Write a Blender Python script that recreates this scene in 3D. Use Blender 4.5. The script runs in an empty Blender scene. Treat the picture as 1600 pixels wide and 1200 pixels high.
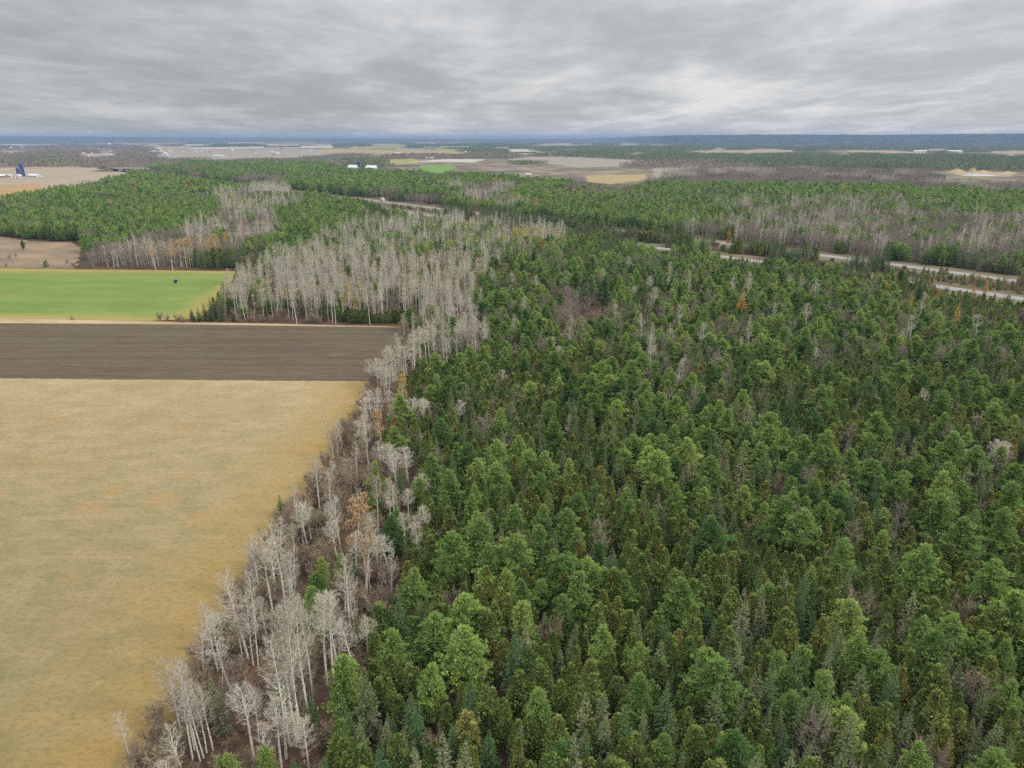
import bpy, math, random
import numpy as np
from mathutils import Vector

random.seed(7)
RNG = np.random.default_rng(11)
R = math.radians
SC = bpy.context.scene
COL = SC.collection

# ------------------------------------------------------------------ camera
F, CX, CY = 1110.0, 800.0, 600.0          # focal length and centre of a 1600 x 1200 picture
CAMH = 70.0
HORY = 216.0
PITCH = math.atan((CY - HORY) / F)
cam_d = bpy.data.cameras.new('camera')
cam_d.sensor_width = 36.0
cam_d.lens = 36.0 * F / 1600.0
cam_d.clip_start, cam_d.clip_end = 1.0, 90000.0
cam = bpy.data.objects.new('camera', cam_d)
COL.objects.link(cam)
cam.location = (0, 0, CAMH)
cam.rotation_euler = (math.pi / 2 - PITCH, 0, 0)
SC.camera = cam

# ------------------------------------------------------------------ world, sun, exposure
SUN_EL, SUN_AZ = 38.0, 118.0                 # azimuth clockwise from straight ahead
world = bpy.data.worlds.new('World')
SC.world = world
world.use_nodes = True
wn, wl = world.node_tree.nodes, world.node_tree.links
wn.clear()
w_out = wn.new('ShaderNodeOutputWorld')
bg = wn.new('ShaderNodeBackground')
bg.inputs['Strength'].default_value = 0.10
sky = wn.new('ShaderNodeTexSky')
sky.sky_type = 'NISHITA'
sky.sun_disc = False
sky.sun_elevation = R(SUN_EL)
sky.sun_rotation = R(SUN_AZ)
sky.altitude = 150
sky.air_density = 1.0
sky.dust_density = 2.0


def wnode(t, **kw):
    n = wn.new(t)
    for k, v in kw.items():
        setattr(n, k, v)
    return n


def wmath(op, a, b=None, c=None):
    n = wn.new('ShaderNodeMath')
    n.operation = op
    for i, v in enumerate((a, b, c)):
        if v is None:
            continue
        if isinstance(v, (int, float)):
            n.inputs[i].default_value = v
        else:
            wl.new(v, n.inputs[i])
    return n.outputs[0]


w_tc = wn.new('ShaderNodeTexCoord')
w_sep = wn.new('ShaderNodeSeparateXYZ')
wl.new(w_tc.outputs['Generated'], w_sep.inputs[0])
w_el = wmath('MAXIMUM', w_sep.outputs['Z'], 0.0)
w_den = wmath('ADD', w_el, 0.085)
w_u = wmath('DIVIDE', w_sep.outputs['X'], w_den)
w_v = wmath('DIVIDE', w_sep.outputs['Y'], w_den)
w_cmb = wn.new('ShaderNodeCombineXYZ')      # position on the flat cloud deck, in deck heights
wl.new(w_u, w_cmb.inputs['X'])
wl.new(w_v, w_cmb.inputs['Y'])


def wnoise(scale, detail, rough, off, sx=1.0, sy=1.0, dist=0.0):
    m = wn.new('ShaderNodeMapping')
    m.inputs['Location'].default_value = off
    m.inputs['Scale'].default_value = (sx, sy, 1)
    wl.new(w_cmb.outputs[0], m.inputs['Vector'])
    n = wn.new('ShaderNodeTexNoise')
    n.inputs['Scale'].default_value = scale
    n.inputs['Detail'].default_value = detail
    n.inputs['Roughness'].default_value = rough
    n.inputs['Distortion'].default_value = dist
    wl.new(m.outputs[0], n.inputs['Vector'])
    return n.outputs['Fac']


n_big = wnoise(0.75, 6.0, 0.54, (13.7, 5.2, 0), 1.0, 0.46, 0.15)
n_mid = wnoise(2.3, 7.0, 0.62, (8.2, 4.4, 2), 0.9, 0.62, 0.2)
w_sum = wmath('ADD', wmath('MULTIPLY', n_big, 0.60), wmath('MULTIPLY', n_mid, 0.40))
w_sum = wmath('MULTIPLY_ADD', wmath('SUBTRACT', w_sum, 0.5), 1.45, 0.495)
w_ramp = wn.new('ShaderNodeValToRGB')
cr = w_ramp.color_ramp
cr.elements[0].position = 0.36
cr.elements[0].color = (0.425, 0.43, 0.437, 1)
cr.elements[1].position = 0.68
cr.elements[1].color = (0.72, 0.711, 0.695, 1)
e = cr.elements.new(0.48)
e.color = (0.505, 0.507, 0.512, 1)
e = cr.elements.new(0.57)
e.color = (0.60, 0.60, 0.602, 1)
wl.new(w_sum, w_ramp.inputs['Fac'])
# an overcast deck is brighter overhead than near the horizon
w_glow = wmath('MULTIPLY', wmath('SUBTRACT', 1.0, wmath('MINIMUM', wmath('MULTIPLY', w_el, 22.0), 1.0)), 0.10)
w_gain = wmath('ADD', wmath('MULTIPLY_ADD', wmath('MAXIMUM', wmath('SUBTRACT', w_el, 0.15), 0.0), 4.2, 0.49), w_glow)
w_dir = wn.new('ShaderNodeVectorMath')
w_dir.operation = 'DOT_PRODUCT'
wl.new(w_tc.outputs['Generated'], w_dir.inputs[0])
w_dir.inputs[1].default_value = (0.45, 0.86, 0.24)
w_gain = wmath('MULTIPLY', w_gain, wmath('MULTIPLY_ADD', wmath('POWER', wmath('MAXIMUM', w_dir.outputs['Value'], 0.0), 4.0), 0.42, 0.78))
w_vm = wn.new('ShaderNodeVectorMath')
w_vm.operation = 'SCALE'
wl.new(w_ramp.outputs['Color'], w_vm.inputs[0])
wl.new(wmath('MULTIPLY', w_gain, 10.0), w_vm.inputs['Scale'])
w_mix = wn.new('ShaderNodeMix')
w_mix.data_type = 'RGBA'
w_mix.inputs['Factor'].default_value = 0.93   # cloud cover over the clear sky
wl.new(sky.outputs[0], w_mix.inputs['A'])
wl.new(w_vm.outputs[0], w_mix.inputs['B'])
wl.new(w_mix.outputs['Result'], bg.inputs['Color'])
wl.new(bg.outputs[0], w_out.inputs['Surface'])

sun_d = bpy.data.lights.new('sun', 'SUN')
sun_d.energy = 1.5
sun_d.angle = R(11)
sun_d.color = (1.0, 0.955, 0.88)
sun = bpy.data.objects.new('sun', sun_d)
COL.objects.link(sun)
sdir = Vector((math.sin(R(SUN_AZ)) * math.cos(R(SUN_EL)), math.cos(R(SUN_AZ)) * math.cos(R(SUN_EL)), math.sin(R(SUN_EL))))
sun.rotation_euler = (-sdir).to_track_quat('-Z', 'Y').to_euler()

SC.view_settings.view_transform = 'Standard'
SC.view_settings.look = 'None'
SC.view_settings.exposure = 1.02
SC.view_settings.gamma = 1.0
SC.cycles.use_denoising = False
SC.cycles.use_adaptive_sampling = False
SC.cycles.sampling_pattern = 'BLUE_NOISE'
SC.cycles.max_bounces = 5
SC.cycles.diffuse_bounces = 3
SC.cycles.glossy_bounces = 1
SC.cycles.transmission_bounces = 2
SC.cycles.volume_bounces = 0
SC.cycles.caustics_reflective = False
SC.cycles.caustics_refractive = False

# ------------------------------------------------------------------ geometry of the view, used to read places off the photograph
SP, CP = math.sin(PITCH), math.cos(PITCH)


def gp(x, y, z=0.0):
    u, v = (x - CX) / F, (CY - y) / F
    dy, dz = CP + v * SP, -SP + v * CP
    t = (z - CAMH) / dz
    return (u * t, dy * t)


def proj(X, Y, Z):
    z = Z - CAMH
    d = Y * CP - z * SP
    up = Y * SP + z * CP
    return CX + F * X / d, CY - F * up / d, d


def inside(poly, x, y):
    c = False
    n = len(poly)
    j = n - 1
    for i in range(n):
        xi, yi = poly[i]
        xj, yj = poly[j]
        if (yi > y) != (yj > y) and x < (xj - xi) * (y - yi) / (yj - yi) + xi:
            c = not c
        j = i
    return c


def wpoly(pts, z=0.0):
    return [gp(x, y, z) for x, y in pts]


# ------------------------------------------------------------------ materials
MATS = {}
GR = 0.62            # ground, bark and twig colours below are as photographed; this brings them to real albedo


class NT:
    """A small node-tree helper."""
    def __init__(self, name):
        self.m = bpy.data.materials.new(name)
        self.m.use_nodes = True
        self.n, self.l = self.m.node_tree.nodes, self.m.node_tree.links
        self.n.clear()
        self.out = self.n.new('ShaderNodeOutputMaterial')

    def new(self, t, **kw):
        n = self.n.new(t)
        for k, v in kw.items():
            setattr(n, k, v)
        return n

    def put(self, sock, v):
        if isinstance(v, (int, float)):
            sock.default_value = v
        elif isinstance(v, tuple):
            sock.default_value = v if len(v) == len(sock.default_value) else (*v, 1.0)
        else:
            self.l.new(v, sock)

    def math(self, op, a, b=None, c=None, clamp=False):
        n = self.new('ShaderNodeMath', operation=op, use_clamp=clamp)
        for i, v in enumerate((a, b, c)):
            if v is not None:
                self.put(n.inputs[i], v)
        return n.outputs[0]

    def mix(self, f, a, b, blend='MIX'):
        n = self.new('ShaderNodeMix', data_type='RGBA', blend_type=blend)
        self.put(n.inputs['Factor'], f)
        self.put(n.inputs['A'], a)
        self.put(n.inputs['B'], b)
        return n.outputs['Result']

    def ramp(self, f, stops, interp='LINEAR'):
        n = self.new('ShaderNodeValToRGB')
        r = n.color_ramp
        r.interpolation = interp
        while len(r.elements) < len(stops):
            r.elements.new(0.5)
        for e, (p, c) in zip(r.elements, stops):
            e.position = p
            e.color = (*c, 1) if isinstance(c, tuple) else (c, c, c, 1)
        self.put(n.inputs['Fac'], f)
        return n.outputs['Color']

    def pos(self):
        return self.new('ShaderNodeNewGeometry').outputs['Position']

    def noise(self, vec, scale, detail=3.0, rough=0.5, sc=(1, 1, 1), off=(0, 0, 0), dist=0.0):
        mp = self.new('ShaderNodeMapping')
        mp.inputs['Scale'].default_value = sc
        mp.inputs['Location'].default_value = off
        self.l.new(vec, mp.inputs['Vector'])
        n = self.new('ShaderNodeTexNoise')
        n.inputs['Scale'].default_value = scale
        n.inputs['Detail'].default_value = detail
        n.inputs['Roughness'].default_value = rough
        n.inputs['Distortion'].default_value = dist
        self.l.new(mp.outputs[0], n.inputs['Vector'])
        return n.outputs['Fac']

    def attr(self, name):
        return self.new('ShaderNodeAttribute', attribute_name=name).outputs['Fac']

    def finish(self, shader):
        self.l.new(shader, self.out.inputs['Surface'])
        MATS[self.m.name] = self.m
        return self.m

    def diffuse(self, col, rough=1.0, bump=None, bstr=0.5, bdist=0.1):
        n = self.new('ShaderNodeBsdfDiffuse')
        if isinstance(col, tuple):
            n.inputs['Color'].default_value = (*[v * GR for v in col], 1)
        else:
            vm = self.new('ShaderNodeVectorMath', operation='SCALE')
            self.l.new(col, vm.inputs[0])
            vm.inputs['Scale'].default_value = GR
            self.l.new(vm.outputs[0], n.inputs['Color'])
        if bump is not None:
            b = self.new('ShaderNodeBump')
            b.inputs['Strength'].default_value = bstr
            b.inputs['Distance'].default_value = bdist
            self.l.new(bump, b.inputs['Height'])
            self.l.new(b.outputs[0], n.inputs['Normal'])
        return n.outputs[0]


def tone_of(t):
    """0..1 per tree: the object's own colour where one is set, else random per copy, shifted per tree inside a patch."""
    oi = t.new('ShaderNodeObjectInfo')
    sep = t.new('ShaderNodeSeparateColor')
    t.l.new(oi.outputs['Color'], sep.inputs[0])
    has = t.math('LESS_THAN', sep.outputs['Red'], 0.99)
    rnd = t.math('FRACT', t.math('ADD', oi.outputs['Random'], t.attr('tone')))
    a = t.math('MULTIPLY', has, sep.outputs['Red'])
    b = t.math('MULTIPLY', t.math('SUBTRACT', 1.0, has), rnd)
    return t.math('ADD', a, b)


FOL = 1.5


def foliage(name, stops, stand, leafvar=0.5, trans=0.32):
    t = NT(name)
    if 'needles' in name or 'sprays' in name:
        stops = [(p, tuple(v * FOL for v in c)) for p, c in stops] if 'larch' not in name else stops
        stand = tuple(v * FOL for v in stand) if 'larch' not in name else stand
    base = t.ramp(tone_of(t), stops)
    leaf = t.attr('leaf')
    g = t.math('MULTIPLY_ADD', leaf, leafvar, 1.0 - leafvar * 0.5)
    n1 = t.noise(t.pos(), 0.011, 3.0)
    base = t.mix(t.math('MULTIPLY', t.ramp(n1, [(0.38, 0.0), (0.64, 1.0)]), 0.28), base, stand)
    vm = t.new('ShaderNodeVectorMath', operation='SCALE')
    t.put(vm.inputs[0], base)
    t.put(vm.inputs['Scale'], g)
    d = t.new('ShaderNodeBsdfDiffuse')
    t.put(d.inputs['Color'], vm.outputs[0])
    tr = t.new('ShaderNodeBsdfTranslucent')
    t.put(tr.inputs['Color'], vm.outputs[0])
    mx = t.new('ShaderNodeMixShader')
    mx.inputs[0].default_value = trans
    t.l.new(d.outputs[0], mx.inputs[1])
    t.l.new(tr.outputs[0], mx.inputs[2])
    return t.finish(mx.outputs[0])


foliage('pine_needles', [(0.0, (0.042, 0.082, 0.026)), (0.25, (0.082, 0.130, 0.036)), (0.55, (0.121, 0.178, 0.048)), (0.8, (0.166, 0.222, 0.060)), (1.0, (0.185, 0.225, 0.062))], (0.106, 0.168, 0.046), 0.85)
foliage('cedar_sprays', [(0.0, (0.060, 0.092, 0.026)), (0.35, (0.082, 0.114, 0.031)), (0.7, (0.106, 0.131, 0.034)), (0.93, (0.127, 0.134, 0.037)), (1.0, (0.146, 0.125, 0.040))], (0.075, 0.104, 0.028), 0.8)
foliage('spruce_needles', [(0.0, (0.036, 0.068, 0.028)), (0.25, (0.053, 0.084, 0.034)), (0.5, (0.076, 0.096, 0.042)), (0.8, (0.100, 0.114, 0.056)), (1.0, (0.128, 0.134, 0.080))], (0.070, 0.094, 0.036), 0.6)
foliage('larch_needles', [(0.0, (0.40, 0.21, 0.05)), (0.5, (0.47, 0.29, 0.06)), (1.0, (0.46, 0.33, 0.065))], (0.44, 0.26, 0.055), 0.5)
foliage('yellow_leaves', [(0.0, (0.42, 0.29, 0.16)), (0.5, (0.48, 0.33, 0.06)), (1.0, (0.34, 0.36, 0.08))], (0.46, 0.30, 0.08), 0.5)
foliage('rust_leaves', [(0.0, (0.24, 0.075, 0.03)), (1.0, (0.36, 0.13, 0.05))], (0.28, 0.10, 0.04), 0.5)


def twigmat(name, stops, stand, trans=0.0):
    t = NT(name)
    base = t.ramp(tone_of(t), stops)
    n1 = t.noise(t.pos(), 0.02, 2.0)
    base = t.mix(t.math('MULTIPLY', t.ramp(n1, [(0.4, 0.0), (0.62, 1.0)]), 0.4), base, stand)
    g = t.math('MULTIPLY_ADD', t.attr('leaf'), 0.5, 0.75)
    vm = t.new('ShaderNodeVectorMath', operation='SCALE')
    t.put(vm.inputs[0], base)
    t.put(vm.inputs['Scale'], g)
    return t.finish(t.diffuse(vm.outputs[0]))


twigmat('aspen_twigs', [(0.0, (0.40, 0.32, 0.235)), (0.35, (0.62, 0.58, 0.47)), (0.7, (0.55, 0.50, 0.41)), (1.0, (0.57, 0.54, 0.37))], (0.56, 0.49, 0.39))
twigmat('bare_twigs', [(0.0, (0.26, 0.20, 0.165)), (0.5, (0.34, 0.285, 0.23)), (1.0, (0.40, 0.34, 0.245))], (0.33, 0.265, 0.21))
twigmat('shrub_twigs', [(0.0, (0.28, 0.20, 0.135)), (0.5, (0.36, 0.285, 0.205)), (1.0, (0.42, 0.335, 0.225))], (0.35, 0.27, 0.19))
twigmat('dead_twigs', [(0.0, (0.19, 0.165, 0.145)), (1.0, (0.28, 0.25, 0.22))], (0.23, 0.20, 0.17))


def barkmat(name, c1, c2, scale, sc):
    t = NT(name)
    tc = t.new('ShaderNodeTexCoord').outputs['Object']
    n = t.noise(tc, scale, 4.0, 0.6, sc)
    return t.finish(t.diffuse(t.ramp(n, [(0.35, c2), (0.55, c1)]), bump=n, bstr=0.6, bdist=0.03))


barkmat('aspen_bark', (0.78, 0.75, 0.66), (0.30, 0.27, 0.22), 1.6, (3, 3, 2.2))
barkmat('pine_bark', (0.115, 0.095, 0.080), (0.06, 0.05, 0.042), 3.0, (3, 3, 0.6))
barkmat('grey_bark', (0.30, 0.26, 0.23), (0.17, 0.145, 0.13), 3.0, (3, 3, 0.6))


def simple(name, col, var=0.15, scale=0.4, rough=0.7):
    col = tuple(v * 0.7 for v in col)
    t = NT(name)
    n = t.noise(t.new('ShaderNodeTexCoord').outputs['Object'], scale, 4.0, 0.6)
    c = t.mix(t.math('MULTIPLY', n, var * 2), col, tuple(v * 0.6 for v in col))
    p = t.new('ShaderNodeBsdfPrincipled')
    t.put(p.inputs['Base Color'], c)
    p.inputs['Roughness'].default_value = rough
    return t.finish(p.outputs[0])


simple('white_metal', (0.56, 0.58, 0.60))
simple('grey_roof', (0.42, 0.44, 0.46))
simple('dark_roof', (0.16, 0.14, 0.14))
simple('red_roof', (0.30, 0.13, 0.10))
simple('blue_enamel', (0.028, 0.05, 0.16))
simple('pale_wall', (0.62, 0.60, 0.56))
simple('brick_wall', (0.33, 0.22, 0.17))
simple('concrete', (0.48, 0.47, 0.45))
simple('black_fabric', (0.012, 0.012, 0.013))
simple('tyre_rubber', (0.02, 0.02, 0.02))
simple('dark_glass', (0.03, 0.035, 0.04), 0.05, 0.4, 0.2)
simple('gravel_heap', (0.40, 0.30, 0.15), 0.4, 0.15, 1.0)
simple('pale_gravel', (0.42, 0.41, 0.385), 0.3, 0.1, 1.0)


def ground_materials():
    # forest floor: leaf litter, brown with rusty and grey patches
    t = NT('leaf_litter')
    p = t.pos()
    n1, n2, n3 = t.noise(p, 0.09, 5.0, 0.6), t.noise(p, 1.1, 4.0, 0.7), t.noise(p, 0.03, 3.0, 0.5, off=(30, 4, 0))
    c = t.ramp(n1, [(0.32, (0.080, 0.055, 0.038)), (0.5, (0.135, 0.092, 0.060)), (0.62, (0.215, 0.115, 0.066)), (0.75, (0.20, 0.155, 0.10))])
    c = t.mix(t.ramp(n3, [(0.45, 0.0), (0.65, 0.6)]), c, (0.115, 0.092, 0.070))
    c = t.mix(t.ramp(n2, [(0.3, 0.75), (0.7, 0.0)]), c, (0.05, 0.035, 0.028))
    t.finish(t.diffuse(c, bump=n2, bstr=0.9, bdist=0.4))
    # hay field: dry tan grass, olive and orange patches
    t = NT('hay_grass')
    p = t.pos()
    sep = t.new('ShaderNodeSeparateXYZ')
    t.l.new(p, sep.inputs[0])
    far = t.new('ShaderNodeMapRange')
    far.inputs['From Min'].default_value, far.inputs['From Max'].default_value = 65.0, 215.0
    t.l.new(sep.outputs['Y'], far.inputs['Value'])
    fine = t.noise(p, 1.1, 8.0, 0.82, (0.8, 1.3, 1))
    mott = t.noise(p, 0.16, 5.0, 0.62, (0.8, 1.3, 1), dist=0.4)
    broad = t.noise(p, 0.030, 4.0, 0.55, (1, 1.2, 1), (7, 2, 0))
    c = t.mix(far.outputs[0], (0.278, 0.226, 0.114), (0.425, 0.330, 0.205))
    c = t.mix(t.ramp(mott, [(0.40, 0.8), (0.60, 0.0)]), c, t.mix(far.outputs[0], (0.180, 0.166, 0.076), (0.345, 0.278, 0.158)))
    c = t.mix(t.ramp(broad, [(0.50, 0.0), (0.66, 0.75)]), c, (0.315, 0.235, 0.120))
    # scattered straw coloured patches
    vo = t.new('ShaderNodeTexVoronoi')
    vo.inputs['Scale'].default_value = 0.085
    t.l.new(p, vo.inputs['Vector'])
    vr = t.new('ShaderNodeSeparateColor')
    t.l.new(vo.outputs['Color'], vr.inputs[0])
    dn = t.math('ADD', vo.outputs['Distance'], t.math('MULTIPLY', t.math('SUBTRACT', mott, 0.5), 0.7))
    spot = t.math('MULTIPLY', t.ramp(dn, [(0.18, 1.0), (0.34, 0.0)]), t.ramp(vr.outputs['Red'], [(0.55, 0.0), (0.85, 1.0)]))
    c = t.mix(t.math('MULTIPLY', spot, 0.7), c, (0.37, 0.245, 0.115))
    # orange dry margin along the wood: distance from the edge line
    E0, E1 = gp(200, 1200), gp(578, 596)
    ex, ey = E1[0] - E0[0], E1[1] - E0[1]
    el = math.hypot(ex, ey)
    nx, ny = ey / el, -ex / el
    dd = t.math('ADD', t.math('MULTIPLY', t.math('SUBTRACT', sep.outputs['X'], E0[0]), nx), t.math('MULTIPLY', t.math('SUBTRACT', sep.outputs['Y'], E0[1]), ny))
    dd = t.math('ADD', dd, t.math('MULTIPLY', t.math('SUBTRACT', t.noise(p, 0.10, 4.0, 0.65), 0.5), 26.0))
    mr = t.new('ShaderNodeMapRange')
    mr.inputs['From Min'].default_value, mr.inputs['From Max'].default_value = -20.0, 0.0
    t.l.new(dd, mr.inputs['Value'])
    c = t.mix(t.math('MULTIPLY', mr.outputs[0], 0.75), c, (0.36, 0.235, 0.080))
    # faint mowing lines across the field
    lines = t.noise(p, 0.55, 3.0, 0.6, (0.05, 1.6, 1))
    c = t.mix(t.ramp(lines, [(0.35, 0.22), (0.55, 0.0)]), c, (0.22, 0.185, 0.088))
    c = t.mix(t.ramp(fine, [(0.36, 0.62), (0.52, 0.0)]), c, (0.135, 0.124, 0.052))
    c = t.mix(t.ramp(fine, [(0.58, 0.0), (0.80, 0.40)]), c, (0.42, 0.355, 0.22))
    # wheel tracks curving in along the edge
    t.finish(t.diffuse(c, bump=fine, bstr=0.8, bdist=0.25))
    # ploughed soil
    t = NT('ploughed_soil')
    p = t.pos()
    rows = t.noise(p, 0.8, 7.0, 0.8, (0.16, 1.5, 1))
    row2 = t.noise(p, 0.22, 3.0, 0.6, (0.05, 1.2, 1), (3, 9, 0))
    fl = t.noise(p, 1.5, 5.0, 0.8, (0.5, 1.2, 1))
    pt = t.noise(p, 0.02, 3.0, 0.5)
    c = t.ramp(rows, [(0.33, (0.075, 0.056, 0.042)), (0.5, (0.125, 0.098, 0.070)), (0.66, (0.175, 0.140, 0.098))])
    c = t.mix(t.ramp(pt, [(0.42, 0.0), (0.60, 0.5)]), c, (0.125, 0.12, 0.072))
    c = t.mix(t.ramp(row2, [(0.40, 0.55), (0.55, 0.0)]), c, (0.090, 0.068, 0.052))
    c = t.mix(t.ramp(fl, [(0.60, 0.0), (0.74, 0.9)]), c, (0.36, 0.29, 0.18))
    t.finish(t.diffuse(c, bump=rows, bstr=0.7, bdist=0.25))
    # winter wheat, bright green with yellow margins
    t = NT('green_crop')
    p = t.pos()
    sep = t.new('ShaderNodeSeparateXYZ')
    t.l.new(p, sep.inputs[0])
    n1, n2 = t.noise(p, 0.05, 4.0, 0.6, (0.5, 1.2, 1)), t.noise(p, 0.9, 4.0, 0.7, (0.4, 1.2, 1))
    c = t.ramp(n1, [(0.33, (0.128, 0.195, 0.056)), (0.52, (0.168, 0.235, 0.064)), (0.68, (0.222, 0.258, 0.080))])
    rw = t.noise(p, 0.6, 3.0, 0.6, (0.03, 1.3, 1))
    c = t.mix(t.ramp(rw, [(0.38, 0.4), (0.55, 0.0)]), c, (0.20, 0.215, 0.075))
    c = t.mix(t.ramp(n2, [(0.35, 0.45), (0.6, 0.0)]), c, (0.12, 0.19, 0.05))
    t.finish(t.diffuse(c, bump=n2, bstr=0.5, bdist=0.15))
    # dry margin, stubble, verge
    for nm, a, b in (('dry_margin', (0.50, 0.41, 0.27), (0.36, 0.27, 0.16)), ('yellowed_crop', (0.245, 0.225, 0.072), (0.30, 0.205, 0.085)),
                     ('brush_field_ground', (0.33, 0.245, 0.165), (0.20, 0.155, 0.11)), ('road_verge_grass', (0.21, 0.175, 0.115), (0.14, 0.13, 0.075)),
                     ('tan_stubble', (0.42, 0.345, 0.25), (0.31, 0.255, 0.19)), ('orange_stubble', (0.44, 0.28, 0.13), (0.34, 0.24, 0.14)),
                     ('yellow_pasture', (0.36, 0.33, 0.13), (0.28, 0.27, 0.11)), ('bright_pasture', (0.19, 0.30, 0.085), (0.16, 0.25, 0.08)),
                     ('ochre_field', (0.40, 0.325, 0.17), (0.33, 0.26, 0.145)), ('grey_stubble', (0.36, 0.32, 0.27), (0.28, 0.245, 0.21)),
                     ('pale_field', (0.50, 0.49, 0.40), (0.44, 0.43, 0.36))):
        t = NT(nm)
        p = t.pos()
        n1, n2 = t.noise(p, 0.035, 4.0, 0.6, (0.6, 1.2, 1)), t.noise(p, 0.7, 4.0, 0.7)
        c = t.mix(t.ramp(n1, [(0.38, 0.0), (0.62, 1.0)]), a, b)
        c = t.mix(t.ramp(n2, [(0.3, 0.5), (0.6, 0.0)]), c, tuple(v * 0.55 for v in b))
        t.finish(t.diffuse(c, bump=n2, bstr=0.6, bdist=0.2))
    t = NT('asphalt')
    p = t.pos()
    n1 = t.noise(p, 0.08, 4.0, 0.6)
    t.finish(t.diffuse(t.mix(n1, (0.24, 0.23, 0.225), (0.31, 0.30, 0.29))))
    t = NT('wheel_rut')
    n1 = t.noise(t.pos(), 0.5, 4.0, 0.7)
    t.finish(t.diffuse(t.mix(t.ramp(n1, [(0.4, 0.0), (0.6, 1.0)]), (0.235, 0.185, 0.088), (0.285, 0.225, 0.112))))
    t = NT('road_paint')
    t.finish(t.diffuse((0.75, 0.74, 0.70)))
    # open country far away: brush, rough grass and stubble
    t = NT('open_country')
    p = t.pos()
    n1, n2, n3 = t.noise(p, 0.0016, 5.0, 0.6), t.noise(p, 0.012, 5.0, 0.7), t.noise(p, 0.0045, 4.0, 0.6, off=(900, 20, 0))
    c = t.ramp(n1, [(0.38, (0.20, 0.165, 0.135)), (0.5, (0.33, 0.26, 0.185)), (0.62, (0.22, 0.20, 0.12))])
    c = t.mix(t.ramp(n2, [(0.42, 0.85), (0.60, 0.0)]), c, (0.095, 0.085, 0.075))
    c = t.mix(t.ramp(n3, [(0.55, 0.0), (0.68, 0.8)]), c, (0.05, 0.065, 0.04))
    t.finish(t.diffuse(c))
    # wooded hills
    t = NT('wooded_hill')
    p = t.pos()
    n1, n2 = t.noise(p, 0.0010, 5.0, 0.6), t.noise(p, 0.010, 5.0, 0.7)
    c = t.ramp(n2, [(0.35, (0.030, 0.038, 0.030)), (0.65, (0.085, 0.085, 0.07))])
    c = t.mix(t.ramp(n1, [(0.60, 0.0), (0.66, 0.7)]), c, (0.25, 0.22, 0.16))
    t.finish(t.diffuse(c))


ground_materials()


# ------------------------------------------------------------------ object helpers
def props(o, label=None, cat=None, group=None, kind=None):
    if label:
        o['label'] = label
    if cat:
        o['category'] = cat
    if group:
        o['group'] = group
    if kind:
        o['kind'] = kind
    return o


def tri_mesh(name, V, T, mi=None, mats=(), leaf=None, tone=None, smooth=True):
    me = bpy.data.meshes.new(name)
    n, m = len(V), len(T)
    me.vertices.add(n)
    me.vertices.foreach_set('co', np.asarray(V, np.float32).ravel())
    me.loops.add(3 * m)
    me.loops.foreach_set('vertex_index', np.asarray(T, np.int32).ravel())
    me.polygons.add(m)
    me.polygons.foreach_set('loop_start', np.arange(0, 3 * m, 3, dtype=np.int32))
    for k in mats:
        me.materials.append(MATS[k])
    if mi is not None:
        me.polygons.foreach_set('material_index', np.asarray(mi, np.int32))
    me.update(calc_edges=True)
    if leaf is not None:
        a = me.attributes.new('leaf', 'FLOAT', 'FACE')
        a.data.foreach_set('value', np.asarray(leaf, np.float32))
    if tone is not None:
        a = me.attributes.new('tone', 'FLOAT', 'FACE')
        a.data.foreach_set('value', np.asarray(tone, np.float32))
    if not smooth:
        me.polygons.foreach_set('use_smooth', np.zeros(m, bool))
    return me


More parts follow.
